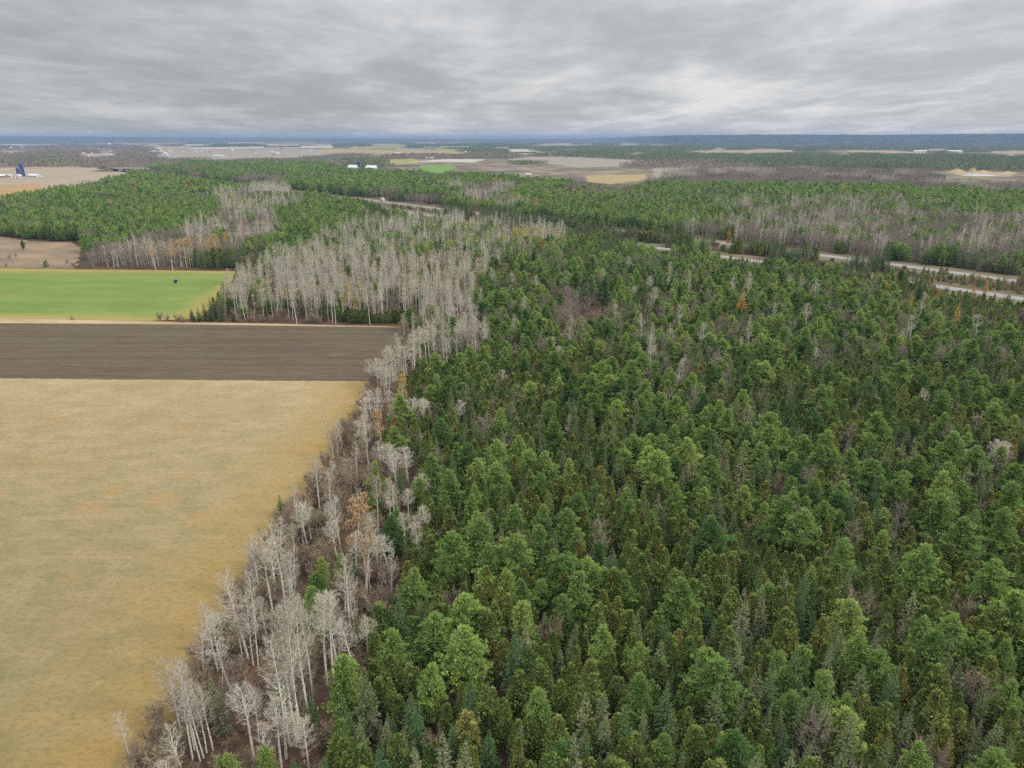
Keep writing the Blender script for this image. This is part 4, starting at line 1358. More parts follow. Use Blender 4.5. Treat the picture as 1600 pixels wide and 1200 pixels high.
# ------------------------------------------------------------------ where each tree stands
# conifers read off the photograph: kind, tip x, tip y, crown width (rows of a 1600 px picture), tone, label, short phrase for neighbours' labels
HAND = [
    ('white_pine', 539, 1030, 68, .62, 'big full bright green pine touching the pale aspen clump near the field', 'the full pine by the aspens'),
    ('white_pine', 607, 985, 58, .55, 'bright pine above the full pine, bare trunks on its left', 'the pine amid bare trunks'),
    ('white_pine', 668, 1044, 58, .66, 'rounded bright pine standing by itself over brown brush', 'the rounded pine over brush'),
    ('white_pine', 735, 980, 84, .72, 'broad pale green spreading pine, widest of the low foreground', 'the broad pale pine'),
    ('white_pine', 649, 886, 50, .60, 'airy bright pine with stretched side limbs beside white aspens', 'the airy pine beside aspens'),
    ('white_pine', 706, 832, 66, .35, 'left one of the two joined deep green pines', 'the joined deep green pines'),
    ('white_pine', 748, 805, 66, .38, 'right one of the two joined deep green pines', None),
    ('white_pine', 500, 872, 28, .95, 'young yellowish pine on brown litter between aspen rows', 'the young yellowish pine'),
    ('white_pine', 533, 865, 24, .80, 'small soft pine just right of the young yellowish one', None),
    ('white_pine', 413, 1166, 34, .75, None, None), ('white_pine', 357, 1172, 32, .93, 'yellow green young pine cut by the lower picture edge', 'the yellow green young pine'),
    ('white_pine', 340, 1180, 26, .90, None, None),
    ('white_pine', 810, 834, 66, .50, 'two lobed mid green pine below the long pine thicket', 'the two lobed pine'),
    ('white_pine', 864, 858, 32, .55, None, None), ('white_pine', 897, 862, 32, .52, None, None), ('white_pine', 888, 795, 50, .42, None, None),
    ('white_pine', 823, 903, 48, .30, None, None), ('white_pine', 905, 896, 62, .45, 'tall pine rising at the centre of the low conifer crowd', 'the tall central pine'),
    ('white_pine', 880, 930, 46, .35, None, None), ('white_pine', 945, 975, 54, .72, 'bright ragged pine among olive cedars', 'the bright ragged pine'),
    ('white_pine', 1058, 905, 64, .30, 'dark layered pine with flat shelves above olive cedars', 'the dark layered pine'),
    ('white_pine', 1002, 1060, 54, .35, None, None), ('white_pine', 845, 1074, 58, .58, 'soft rounded pine near the lower picture edge', 'the soft rounded pine'),
    ('white_pine', 1110, 1010, 60, .66, 'bright plump pine right of the dark layered one', 'the plump bright pine'),
    ('white_pine', 1193, 785, 34, .75, None, None), ('white_pine', 1324, 848, 54, .60, None, None), ('white_pine', 1380, 826, 46, .68, None, None),
    ('white_pine', 1440, 846, 80, .62, 'broad spreading pine with feathery tips above cedars', 'the broad feathery pine'),
    ('white_pine', 1325, 930, 64, .93, 'yellow green ragged pine with long drooping limb', 'the yellow green ragged pine'),
    ('white_pine', 1443, 963, 60, .60, None, None), ('white_pine', 1490, 966, 66, .62, 'bright pine leading a sloping row of pines', 'the sloping row of pines'),
    ('white_pine', 1540, 985, 54, .52, None, None), ('white_pine', 1578, 1000, 50, .42, None, None),
    ('white_pine', 1298, 1058, 72, .55, 'big double topped pine near the lower picture edge', 'the big double topped pine'),
    ('white_pine', 1334, 1084, 46, .58, None, None), ('white_pine', 1219, 1018, 42, .62, None, None), ('white_pine', 1252, 1006, 44, .55, None, None),
    ('white_pine', 1580, 798, 54, .45, None, None), ('white_pine', 1558, 877, 76, .55, 'wide pale pine at the picture edge over dark gaps', 'the wide pale pine'),
    ('white_pine', 1585, 1064, 56, .50, None, None), ('white_pine', 1450, 1155, 56, .66, None, None), ('white_pine', 1180, 1160, 44, .45, None, None),
    ('white_pine', 1030, 702, 64, .74, 'largest pale green pine standing over dark young firs', 'the largest pale pine'),
    ('white_pine', 979, 698, 34, .80, None, None), ('white_pine', 828, 702, 40, .72, None, None), ('white_pine', 893, 718, 38, .85, None, None),
    ('white_pine', 863, 660, 42, .12, 'round very dark green pine above three bright ones', 'the round dark pine'),
    ('white_pine', 1050, 665, 42, .48, None, None), ('white_pine', 1096, 664, 38, .50, None, None), ('white_pine', 1133, 640, 46, .52, None, None), ('white_pine', 1190, 690, 44, .55, None, None),
    ('white_pine', 990, 563, 48, .50, None, None), ('white_pine', 955, 570, 44, .52, None, None), ('white_pine', 1405, 563, 46, .58, 'round headed pine alone among brownish spruces', 'the round headed pine'),
    ('white_pine', 1373, 521, 34, .60, None, None), ('white_pine', 1295, 674, 54, .55, None, None), ('white_pine', 1240, 703, 46, .50, None, None), ('white_pine', 1205, 640, 48, .58, None, None),
    ('white_pine', 1382, 644, 58, .48, None, None), ('white_pine', 1475, 611, 40, .40, None, None), ('white_pine', 1488, 674, 62, .55, None, None), ('white_pine', 1480, 738, 52, .99, 'yellow tinted pine with layered limbs', 'the yellow tinted pine'),
    ('white_pine', 1228, 513, 36, .50, None, None), ('white_pine', 1415, 735, 40, .50, None, None), ('white_pine', 1330, 700, 46, .52, None, None),
    ('white_pine', 683, 551, 34, .70, 'bright layered pine nearest the pale aspens at the ploughed corner', 'the bright pine by the ploughed corner'),
    ('white_pine', 734, 538, 32, .70, None, None), ('white_pine', 760, 540, 32, .62, None, None), ('white_pine', 717, 552, 30, .55, None, None), ('white_pine', 787, 542, 30, .60, None, None), ('white_pine', 755, 564, 32, .45, None, None),
    ('white_pine', 620, 664, 34, .70, 'lone bright pine in the aspen strip below the orange tree', 'the lone strip pine'),
    ('white_pine', 668, 710, 48, .45, None, None), ('white_pine', 703, 734, 54, .45, None, None), ('white_pine', 778, 689, 44, .72, None, None), ('white_pine', 775, 719, 50, .62, None, None), ('white_pine', 582, 722, 30, .95, None, None),
    ('white_pine', 650, 745, 38, .5, None, None), ('white_pine', 735, 775, 48, .42, None, None), ('white_pine', 800, 790, 46, .4, None, None), ('white_pine', 850, 790, 44, .48, None, None),
    ('white_pine', 1060, 620, 44, .48, None, None), ('white_pine', 1010, 610, 42, .50, None, None), ('white_pine', 1100, 600, 40, .55, None, None), ('white_pine', 1160, 610, 42, .6, None, None), ('white_pine', 1170, 660, 44, .45, None, None), ('white_pine', 1225, 665, 42, .6, None, None),
    ('white_pine', 690, 870, 40, .4, None, None), ('white_pine', 770, 850, 50, .45, None, None), ('white_pine', 738, 942, 26, .6, None, None), ('white_pine', 1020, 800, 34, .4, None, None), ('white_pine', 352, 450, 24, .45, 'green pine at the corner of the green crop before pale aspens', 'the pine at the green crop'),
    ('spruce_tree', 899, 627, 24, .62, None, None), ('spruce_tree', 925, 630, 27, .60, None, None), ('spruce_tree', 960, 630, 26, .75, None, None), ('spruce_tree', 1000, 624, 26, .60, None, None), ('spruce_tree', 992, 654, 20, .85, None, None),
    ('spruce_tree', 1115, 690, 26, .66, None, None), ('spruce_tree', 1138, 694, 24, .75, None, None), ('spruce_tree', 1166, 700, 40, .93, 'large pale grey green spruce with soft outline', 'the large pale spruce'),
    ('spruce_tree', 945, 700, 20, .30, None, None), ('spruce_tree', 842, 679, 16, .98, 'slender silver topped snag spruce against a dark pine', 'the silver snag'), ('spruce_tree', 1008, 1103, 26, .9, None, None), ('spruce_tree', 1050, 1044, 18, .5, None, None), ('spruce_tree', 1001, 953, 28, .7, None, None),
    ('spruce_tree', 1200, 918, 34, .88, 'pale pointed spruce beside a grey dying one', 'the pale pointed spruce'), ('spruce_tree', 1167, 918, 40, .97, 'grey dying spruce with bare lower limbs', 'the grey dying spruce'), ('spruce_tree', 1156, 1081, 28, .7, None, None), ('spruce_tree', 1225, 1102, 24, .75, None, None), ('spruce_tree', 1200, 1093, 28, .7, None, None),
    ('spruce_tree', 1423, 1103, 32, .78, None, None), ('spruce_tree', 1374, 983, 30, .9, None, None), ('spruce_tree', 1297, 1003, 36, .85, None, None), ('spruce_tree', 1463, 1120, 24, .7, None, None), ('spruce_tree', 1532, 1125, 26, .7, None, None), ('spruce_tree', 1548, 1055, 32, .6, None, None), ('spruce_tree', 1578, 1148, 36, .66, None, None),
    ('spruce_tree', 1185, 810, 18, .15, None, None), ('spruce_tree', 1285, 808, 20, .12, None, None), ('spruce_tree', 1185, 890, 20, .12, None, None), ('spruce_tree', 1118, 960, 26, .1, None, None), ('spruce_tree', 730, 903, 18, .6, None, None), ('spruce_tree', 1080, 838, 26, .2, 'dark bluish fir filling a gap among olive cedars', 'the dark bluish fir'),
    ('cedar_tree', 681, 895, 30, .35, None, None), ('cedar_tree', 609, 1060, 30, .45, None, None), ('cedar_tree', 720, 1066, 26, .72, None, None), ('cedar_tree', 676, 1152, 28, .8, None, None), ('cedar_tree', 720, 1170, 26, .7, None, None), ('cedar_tree', 735, 1168, 30, .75, None, None),
    ('cedar_tree', 810, 1155, 34, .85, 'bronze tinted cedar at the lower picture edge', 'the bronze cedar'), ('cedar_tree', 787, 1100, 34, .6, None, None), ('cedar_tree', 1415, 1040, 36, .95, 'brownish tapering cedar above green cedars', 'the brownish tapering cedar'), ('cedar_tree', 698, 698, 24, .75, None, None), ('cedar_tree', 664, 674, 34, .7, None, None),
    ('cedar_tree', 960, 800, 26, .6, None, None), ('cedar_tree', 985, 830, 30, .55, None, None), ('cedar_tree', 900, 1010, 28, .6, None, None), ('cedar_tree', 610, 760, 22, .8, None, None),
    ('golden_larch', 1162, 449, 26, .3, 'brightest orange gold larch among green pines', 'the brightest gold larch'), ('golden_larch', 1098, 424, 12, .6, 'slim upright golden larch near the highway trees', 'the slim gold larch'), ('golden_larch', 1112, 662, 16, .95, 'small yellow larch top among spruces', 'the small yellow larch'),
    ('golden_larch', 1141, 351, 10, .1, 'small orange larch beyond the highway', None), ('golden_larch', 1112, 411, 9, .1, 'pinkish orange larch just this side of the highway', None), ('golden_larch', 1356, 432, 10, .2, 'narrow orange larch among roadside pines', None), ('golden_larch', 1391, 430, 12, .15, 'orange larch right of a narrower one among roadside pines', None), ('golden_larch', 1469, 446, 12, .2, 'orange larch before the pale carriageway', None),
    ('golden_larch', 1524, 436, 9, .1, 'little orange larch in the highway median', None), ('golden_larch', 1545, 432, 11, .3, 'brighter orange larch in the highway median', None), ('golden_larch', 1215, 437, 12, .8, None, None), ('golden_larch', 1252, 432, 11, .25, None, None), ('golden_larch', 1297, 350, 8, .2, None, None),
    ('golden_larch', 1425, 455, 12, .7, None, None), ('golden_larch', 1500, 470, 14, .8, None, None), ('golden_larch', 1385, 520, 12, .75, None, None),
]
# leafy broadleaves: kind, top x, top y, width, tone, label, phrase
HAND_B = [
    ('yellow_aspen', 628, 584, 22, .45, 'golden leaved small tree beside pale aspens at the ploughed corner', 'the gold tree by ploughed corner'), ('yellow_aspen', 594, 640, 24, .05, 'orange leaved small tree among bare twigs on the field edge', 'the orange tree on the field edge'),
    ('yellow_aspen', 407, 346, 10, .3, 'vivid orange tree deep among the far pines', None), ('yellow_aspen', 337, 366, 18, .45, 'yellow crowned tree left of an orange one in grey woods', None), ('yellow_aspen', 291, 372, 20, .35, 'wide yellow tree in the grey woods beyond the green crop', 'the wide yellow tree'), ('yellow_aspen', 308, 366, 14, .3, None, None), ('yellow_aspen', 237, 380, 16, .02, 'pale orange tree, farthest left of the yellowing row', None), ('yellow_aspen', 263, 378, 20, .03, None, None), ('yellow_aspen', 352, 362, 12, .4, None, None), ('yellow_aspen', 276, 374, 16, .35, None, None), ('yellow_aspen', 322, 372, 14, .15, None, None), ('yellow_aspen', 375, 352, 11, .3, None, None), ('yellow_aspen', 362, 300, 9, .5, None, None), ('yellow_aspen', 348, 303, 8, .7, None, None), ('yellow_aspen', 380, 306, 8, .2, None, None), ('yellow_aspen', 590, 398, 10, .3, None, None), ('yellow_aspen', 520, 402, 10, .6, None, None), ('yellow_aspen', 655, 404, 10, .2, None, None),
    ('yellow_aspen', 630, 417, 10, .35, 'orange tree at the back of the aspen grove', 'the orange tree behind the grove'), ('yellow_aspen', 545, 443, 16, .25, 'yellow orange crown inside the pale aspen grove', 'the yellow crown in the grove'), ('yellow_aspen', 558, 442, 12, .3, None, None), ('yellow_aspen', 712, 428, 10, .2, None, None), ('yellow_aspen', 693, 424, 7, .4, None, None), ('yellow_aspen', 694, 410, 9, .05, None, None),
    ('yellow_aspen', 790, 364, 12, .9, 'lime yellow tree left of more lime trees by the highway', 'the lime trees by the highway'), ('yellow_aspen', 806, 358, 18, .99, None, None), ('yellow_aspen', 824, 358, 18, .97, None, None), ('yellow_aspen', 842, 362, 14, .85, None, None), ('yellow_aspen', 740, 345, 14, .99, None, None),
    ('yellow_aspen', 313, 289, 6, .45, 'small gold tree in the far pine wood', None), ('yellow_aspen', 1520, 295, 9, .45, 'yellow tree standing out of far grey woods', 'the yellow tree in grey woods'), ('yellow_aspen', 1456, 311, 6, .4, None, None), ('yellow_aspen', 1181, 295, 6, .5, None, None), ('yellow_aspen', 1277, 347, 7, .3, None, None), ('yellow_aspen', 1316, 288, 9, .4, None, None), ('yellow_aspen', 171, 311, 9, .15, None, None), ('yellow_aspen', 774, 278, 12, .45, None, None), ('yellow_aspen', 886, 300, 8, .35, None, None), ('yellow_aspen', 908, 308, 7, .9, None, None), ('yellow_aspen', 838, 310, 11, .3, None, None), ('yellow_aspen', 460, 262, 8, .05, None, None),
    ('yellow_aspen', 775, 352, 14, .95, None, None), ('yellow_aspen', 762, 362, 12, .9, None, None), ('yellow_aspen', 815, 350, 12, .97, None, None), ('yellow_aspen', 836, 353, 14, .93, None, None), ('yellow_aspen', 852, 357, 12, .98, None, None), ('yellow_aspen', 728, 354, 12, .95, None, None), ('yellow_aspen', 700, 374, 14, .98, None, None), ('yellow_aspen', 668, 382, 13, .96, None, None), ('yellow_aspen', 870, 358, 14, .9, None, None), ('yellow_aspen', 640, 372, 12, .97, None, None), ('yellow_aspen', 610, 380, 14, .98, None, None),
    ('rusty_tree', 848, 375, 11, .7, 'rust red tree near the lime trees', 'the rust red tree'), ('rusty_tree', 818, 376, 10, .4, None, None), ('rusty_tree', 613, 655, 12, .2, 'small dark red tree right of the orange tree on the field edge', None), ('rusty_tree', 206, 287, 10, .7, None, None), ('rusty_tree', 297, 285, 14, .2, None, None), ('rusty_tree', 520, 256, 16, .6, None, None), ('rusty_tree', 703, 302, 6, .9, None, None), ('rusty_tree', 750, 400, 9, .6, None, None),
]
# pale aspens read off by trunk: top x, top y, foot x, foot y, crown width
ASP = [
    (259, 1022, 287, 1160, 40), (274, 1032, 301, 1186, 34), (284, 1040, 304, 1172, 30), (308, 983, 321, 1072, 34), (311, 1062, 318, 1184, 30), (321, 1070, 323, 1176, 26), (334, 1068, 333, 1172, 32), (303, 1075, 313, 1190, 26), (284, 1160, 287, 1215, 34), (196, 1160, 206, 1195, 22),
    (345, 960, 363, 1087, 40), (372, 930, 379, 1032, 22), (376, 886, 388, 1030, 44), (395, 925, 396, 1040, 28), (400, 945, 405, 1056, 26), (383, 1070, 397, 1188, 50), (402, 1080, 405, 1160, 28), (346, 1028, 348, 1078, 18),
    (422, 829, 427, 960, 36), (416, 842, 431, 925, 30), (437, 812, 448, 964, 34), (452, 868, 454, 958, 22), (459, 862, 458, 955, 32), (422, 930, 419, 1004, 18), (407, 895, 405, 1000, 22), (433, 815, 440, 885, 26),
    (432, 1003, 447, 1185, 50), (440, 990, 452, 1165, 40), (458, 955, 464, 1165, 46), (466, 938, 468, 1160, 44), (476, 946, 472, 1150, 40), (486, 936, 484, 1130, 44), (497, 950, 490, 1105, 36), (470, 1100, 473, 1182, 46), (437, 1098, 440, 1200, 44), (488, 1148, 484, 1210, 34), (412, 1150, 421, 1210, 30),
    (507, 928, 512, 1070, 40), (521, 934, 521, 1060, 46), (532, 918, 528, 1046, 44), (548, 872, 548, 985, 36), (541, 890, 540, 975, 24), (560, 948, 556, 1000, 20), (563, 966, 563, 1075, 34), (578, 968, 576, 1040, 28), (527, 842, 528, 878, 28),
    (552, 835, 557, 905, 28), (567, 800, 571, 925, 40), (590, 805, 584, 870, 24), (594, 832, 594, 910, 22), (610, 836, 607, 905, 30), (615, 862, 612, 925, 20), (632, 804, 632, 864, 26), (618, 772, 617, 820, 24), (628, 768, 626, 815, 18), (641, 770, 640, 822, 20), (654, 810, 656, 888, 22), (669, 790, 666, 855, 22), (657, 765, 655, 800, 18), (670, 765, 668, 795, 22), (583, 905, 581, 935, 12), (517, 788, 517, 842, 22), (515, 735, 515, 775, 22),
    (612, 702, 613, 745, 34), (622, 712, 620, 758, 26), (636, 700, 636, 752, 28), (598, 708, 598, 740, 22), (628, 640, 628, 668, 26), (645, 632, 643, 668, 30), (658, 634, 660, 668, 26), (670, 640, 668, 668, 22), (716, 648, 717, 668, 22), (608, 625, 608, 655, 16), (618, 648, 620, 668, 14),
    (580, 562, 590, 610, 22), (592, 560, 597, 618, 24), (602, 545, 604, 620, 22), (612, 542, 614, 612, 24), (620, 552, 618, 610, 18), (574, 572, 582, 600, 16), (634, 540, 636, 600, 22), (648, 520, 650, 590, 22), (655, 512, 657, 575, 22), (665, 515, 666, 570, 20), (641, 528, 645, 580, 18), (606, 572, 608, 625, 20), (596, 575, 600, 625, 18), (671, 500, 671, 540, 18), (680, 502, 680, 545, 16), (730, 490, 728, 535, 22), (745, 497, 742, 540, 22), (718, 505, 716, 545, 20),
    (572, 612, 580, 655, 22), (565, 625, 573, 668, 22), (557, 640, 566, 690, 22), (578, 605, 588, 650, 20), (568, 650, 574, 700, 20), (560, 665, 566, 705, 20), (585, 630, 590, 665, 18),
    (475, 782, 480, 850, 30), (483, 790, 486, 842, 24), (469, 800, 474, 850, 20),
    (862, 536, 863, 562, 22), (1060, 565, 1062, 592, 12), (886, 668, 888, 695, 14), (780, 593, 782, 618, 22), (873, 545, 872, 580, 18), (1430, 622, 1434, 652, 12), (1440, 626, 1436, 655, 14), (1548, 700, 1552, 742, 34), (1572, 704, 1560, 745, 30), (1402, 520, 1404, 548, 10), (1020, 550, 1022, 575, 14), (1120, 545, 1122, 570, 16), (1268, 560, 1270, 582, 14), (1150, 540, 1151, 562, 14),
]

TREES = []          # dict(kind, X, Y, w, h, tone, label, phrase, hand, rot)


def place_tip(x, y, wpx, kind):
    """from a tip and crown width in the photograph to a standing tree: the wider, the taller"""
    h = KINDS[kind][2]
    for _ in range(4):
        X, Y = gp(x, y, h)
        d = proj(X, Y, h)[2]
        w = wpx * d / F
        if kind == 'white_pine':
            h = min(16, 4.4 + 1.0 * w)
        elif kind == 'cedar_tree':
            h = min(11, 3.6 + 1.4 * w)
        elif kind in ('spruce_tree', 'golden_larch'):
            h = min(15, 5.0 + 1.8 * w)
        else:
            h = min(16, 5.0 + 1.8 * w)
    return X, Y, w, h


for kind, x, y, wp, tone, lab, ph in HAND + HAND_B:
    X, Y, w, h = place_tip(x, y, wp, kind)
    TREES.append(dict(kind=kind, X=X, Y=Y, w=w, h=h, tone=tone, label=lab, phrase=ph, hand=True))
for x0, y0, x1, y1, wp in ASP:
    X, Y = gp(x1, y1)
    h = 8.0
    while h < 24 and proj(X, Y, h)[1] > y0:
        h += 0.25
    d = proj(X, Y, h * 0.8)[2]
    TREES.append(dict(kind='aspen_tree', X=X, Y=Y, w=wp * d / F * 1.5, h=h, tone=RNG.uniform(0.1, 0.9), label=None, phrase=None, hand=True))
# the aspen that still holds its orange leaves
X, Y = gp(574, 922)
TREES.append(dict(kind='yellow_aspen', X=X, Y=Y, w=46 * 0.098 * 1.2, h=18.0, tone=0.02, label='tall aspen with pale orange crown on a white trunk', phrase='the orange crowned aspen', hand=True))
# low evergreens along the head of the ploughed strip
for i in range(26):
    x = 535 + i * 4.6 + random.uniform(-1.5, 1.5)
    X, Y = gp(x, 505.5 - random.uniform(0, 5))
    h = random.uniform(3.5, 6.0)
    TREES.append(dict(kind='cedar_tree', X=X, Y=Y, w=h * 0.62, h=h, tone=random.uniform(0, .3), label=None, phrase=None, hand=True, low=True))
for x, y, h, k in ((312, 503, 6, 'spruce_tree'), (302, 503, 5, 'spruce_tree'), (322, 500, 7, 'spruce_tree'), (330, 502, 6, 'spruce_tree'), (338, 497, 8, 'spruce_tree'), (300, 498, 4.5, 'spruce_tree'), (37, 391, 6.5, 'white_pine'), (74, 417, 4.0, 'cedar_tree'), (70, 418, 3.4, 'cedar_tree'), (365, 502, 4, 'spruce_tree'), (345, 503, 5, 'spruce_tree')):
    X, Y = gp(x, y)
    TREES.append(dict(kind=k, X=X, Y=Y, w=h * 0.55, h=h, tone=.15, label='lone dark bushy evergreen in the brown fallow ground' if x == 37 else None, phrase='the lone evergreen on fallow ground' if x == 37 else None, hand=True, low=True))
for x, y, h in ((15, 404, 2.6), (10, 417, 2.2), (25, 402, 2.0), (115, 417, 3.0), (105, 412, 2.5), (250, 500, 3.0), (262, 501, 2.4), (278, 503, 3.4), (286, 504, 2.8), (113, 500, 1.6), (410, 502, 3.0), (425, 503, 2.6), (450, 502, 2.8), (480, 504, 2.4), (395, 503, 3.0), (373, 503, 3.2), (500, 505, 3.0)):
    X, Y = gp(x, y)
    TREES.append(dict(kind='bare_shrub', X=X, Y=Y, w=h * 1.2, h=h, tone=.5, label=None, phrase=None, hand=True))
# a wind bleached dead tree in the conifers
X, Y = gp(940, 905)
TREES.append(dict(kind='bare_tree', X=X, Y=Y, w=5.0, h=11.5, tone=0.99, label='wind bleached dead tree among olive cedars', phrase='the bleached dead tree', hand=True))

# open ground: no woods there
OPEN = [HAY, PLOUGH, MARGIN, G_OUT, BRUSH, FARTAN]
bx, by = [p[0] for p in BACK], [p[1] for p in BACK]

# stands of the wood, by outline at crown height: (outline, kinds and shares, density)
ZONES = [
    ([(352, 440), (400, 412), (470, 388), (560, 394), (640, 402), (720, 405), (748, 430), (735, 462), (700, 486), (640, 482), (300, 486), (335, 470)], dict(aspen_tree=.60, spruce_tree=.11, bare_tree=.11, white_pine=.07, bare_shrub=.07, yellow_aspen=.04), 1.05),
    ([(560, 345), (640, 338), (800, 338), (800, 380), (770, 420), (740, 430), (640, 402), (560, 394), (470, 388), (480, 372)], dict(aspen_tree=.22, bare_tree=.26, white_pine=.32, spruce_tree=.12, yellow_aspen=.08), 1.0),
    ([(800, 350), (870, 352), (890, 372), (880, 392), (800, 392)], dict(aspen_tree=.35, bare_tree=.25, white_pine=.30, yellow=.1), .9),
    ([(862, 440), (960, 448), (960, 488), (870, 488)], dict(bare_tree=.35, bare_shrub=.55, white_pine=.10), .75),
    ([(640, 470), (745, 462), (760, 520), (745, 548), (660, 556), (625, 530)], dict(aspen_tree=.36, bare_tree=.32, spruce_tree=.26, white_pine=.06), .95),
    ([(1000, 548), (1080, 552), (1080, 590), (1010, 580)], dict(bare_tree=.45, aspen_tree=.12, white_pine=.28, spruce_tree=.15), .9),
    ([(960, 520), (1110, 500), (1160, 525), (1130, 560), (1040, 545)], dict(bare_tree=.25, aspen_tree=.05, white_pine=.4, spruce_tree=.3), 1),
    # grey bare wood in front of the left pines
    ([(105, 412), (128, 384), (200, 372), (300, 352), (350, 322), (430, 330), (440, 356), (395, 378), (300, 392), (215, 400), (180, 420)], dict(bare_tree=.72, aspen_tree=.16, spruce_tree=.08, white_pine=.04), 1.2),
    ([(180, 425), (215, 398), (300, 390), (400, 378), (420, 395), (372, 424), (300, 426)], dict(spruce_tree=.45, cedar_tree=.25, bare_tree=.2, white_pine=.1), 1.1),
    ([(330, 296), (450, 290), (470, 318), (350, 330)], dict(aspen_tree=.25, bare_tree=.35, white_pine=.3, spruce_tree=.1), 1),
    # grey wood beyond the highway to the right
    ([(1000, 372), (1060, 348), (1180, 332), (1330, 322), (1500, 330), (1800, 336), (1800, 398), (1600, 390), (1420, 384), (1330, 378), (1200, 366), (1080, 362)], dict(bare_tree=.74, aspen_tree=.12, white_pine=.12, spruce_tree=.02), 1.3),
    ([(1300, 378), (1420, 384), (1600, 390), (1800, 398), (1800, 470), (1600, 432), (1450, 416), (1330, 400)], dict(spruce_tree=.72, white_pine=.18, bare_tree=.1), 1.2),
    ([(1120, 310), (1420, 308), (1500, 318), (1300, 326), (1130, 330)], dict(bare_tree=.48, aspen_tree=.12, white_pine=.4), 1.2),
    ([(500, 296), (640, 292), (700, 300), (690, 316), (600, 306)], dict(bare_tree=.35, aspen_tree=.15, white_pine=.4, spruce_tree=.1), 1),
    ([(700, 288), (800, 280), (830, 296), (830, 330), (740, 330)], dict(bare_tree=.45, aspen_tree=.15, white_pine=.4), 1),
    ([(880, 288), (1010, 286), (1060, 298), (960, 302), (870, 304)], dict(bare_tree=.7, white_pine=.3), 1),
    ([(220, 255), (330, 252), (350, 278), (240, 278)], dict(bare_tree=.4, white_pine=.4, spruce_tree=.2), 1),
    ([(360, 275), (440, 272), (450, 282), (370, 284)], dict(bare_tree=.7, spruce_tree=.3), 1),
    ([(1000, 255), (2000, 262), (2000, 302), (1600, 300), (1400, 290), (1240, 288), (1010, 284)], dict(bare_tree=.88, aspen_tree=.05, spruce_tree=.07), 1),
    # pine thickets of the near wood
    ([(930, 560), (1090, 590), (1280, 700), (1340, 800), (1210, 810), (1000, 700), (890, 600)], dict(white_pine=.46, spruce_tree=.26, cedar_tree=.22, bare_tree=.06), 1),
    ([(690, 760), (1000, 770), (985, 860), (900, 930), (700, 920)], dict(white_pine=.38, cedar_tree=.36, spruce_tree=.26), 1),
    ([(740, 430), (860, 400), (1000, 410), (1330, 432), (1470, 452), (1700, 500), (1700, 560), (1250, 540), (950, 540), (760, 540)], dict(white_pine=.42, spruce_tree=.30, cedar_tree=.14, bare_tree=.12, aspen_tree=.02), 1),
    ([(820, 385), (1000, 395), (1250, 420), (1500, 455), (1330, 440), (1000, 420), (800, 430)], dict(white_pine=.62, spruce_tree=.26, bare_tree=.12), 1),
]
CONIFER = dict(cedar_tree=.47, white_pine=.13, spruce_tree=.34, bare_tree=.035, bare_shrub=.025)
FARMIX = dict(white_pine=.76, bare_tree=.16, spruce_tree=.08)


def pick(rng, w):
    r = rng.random() * sum(w.values())
    for k, v in w.items():
        r -= v
        if r <= 0:
            return k
    return k


def strip_width(Y):
    return float(np.interp(Y, [70, 110, 145, 175, 205, 240, 270], [24, 27, 28, 22, 18, 14, 12]))


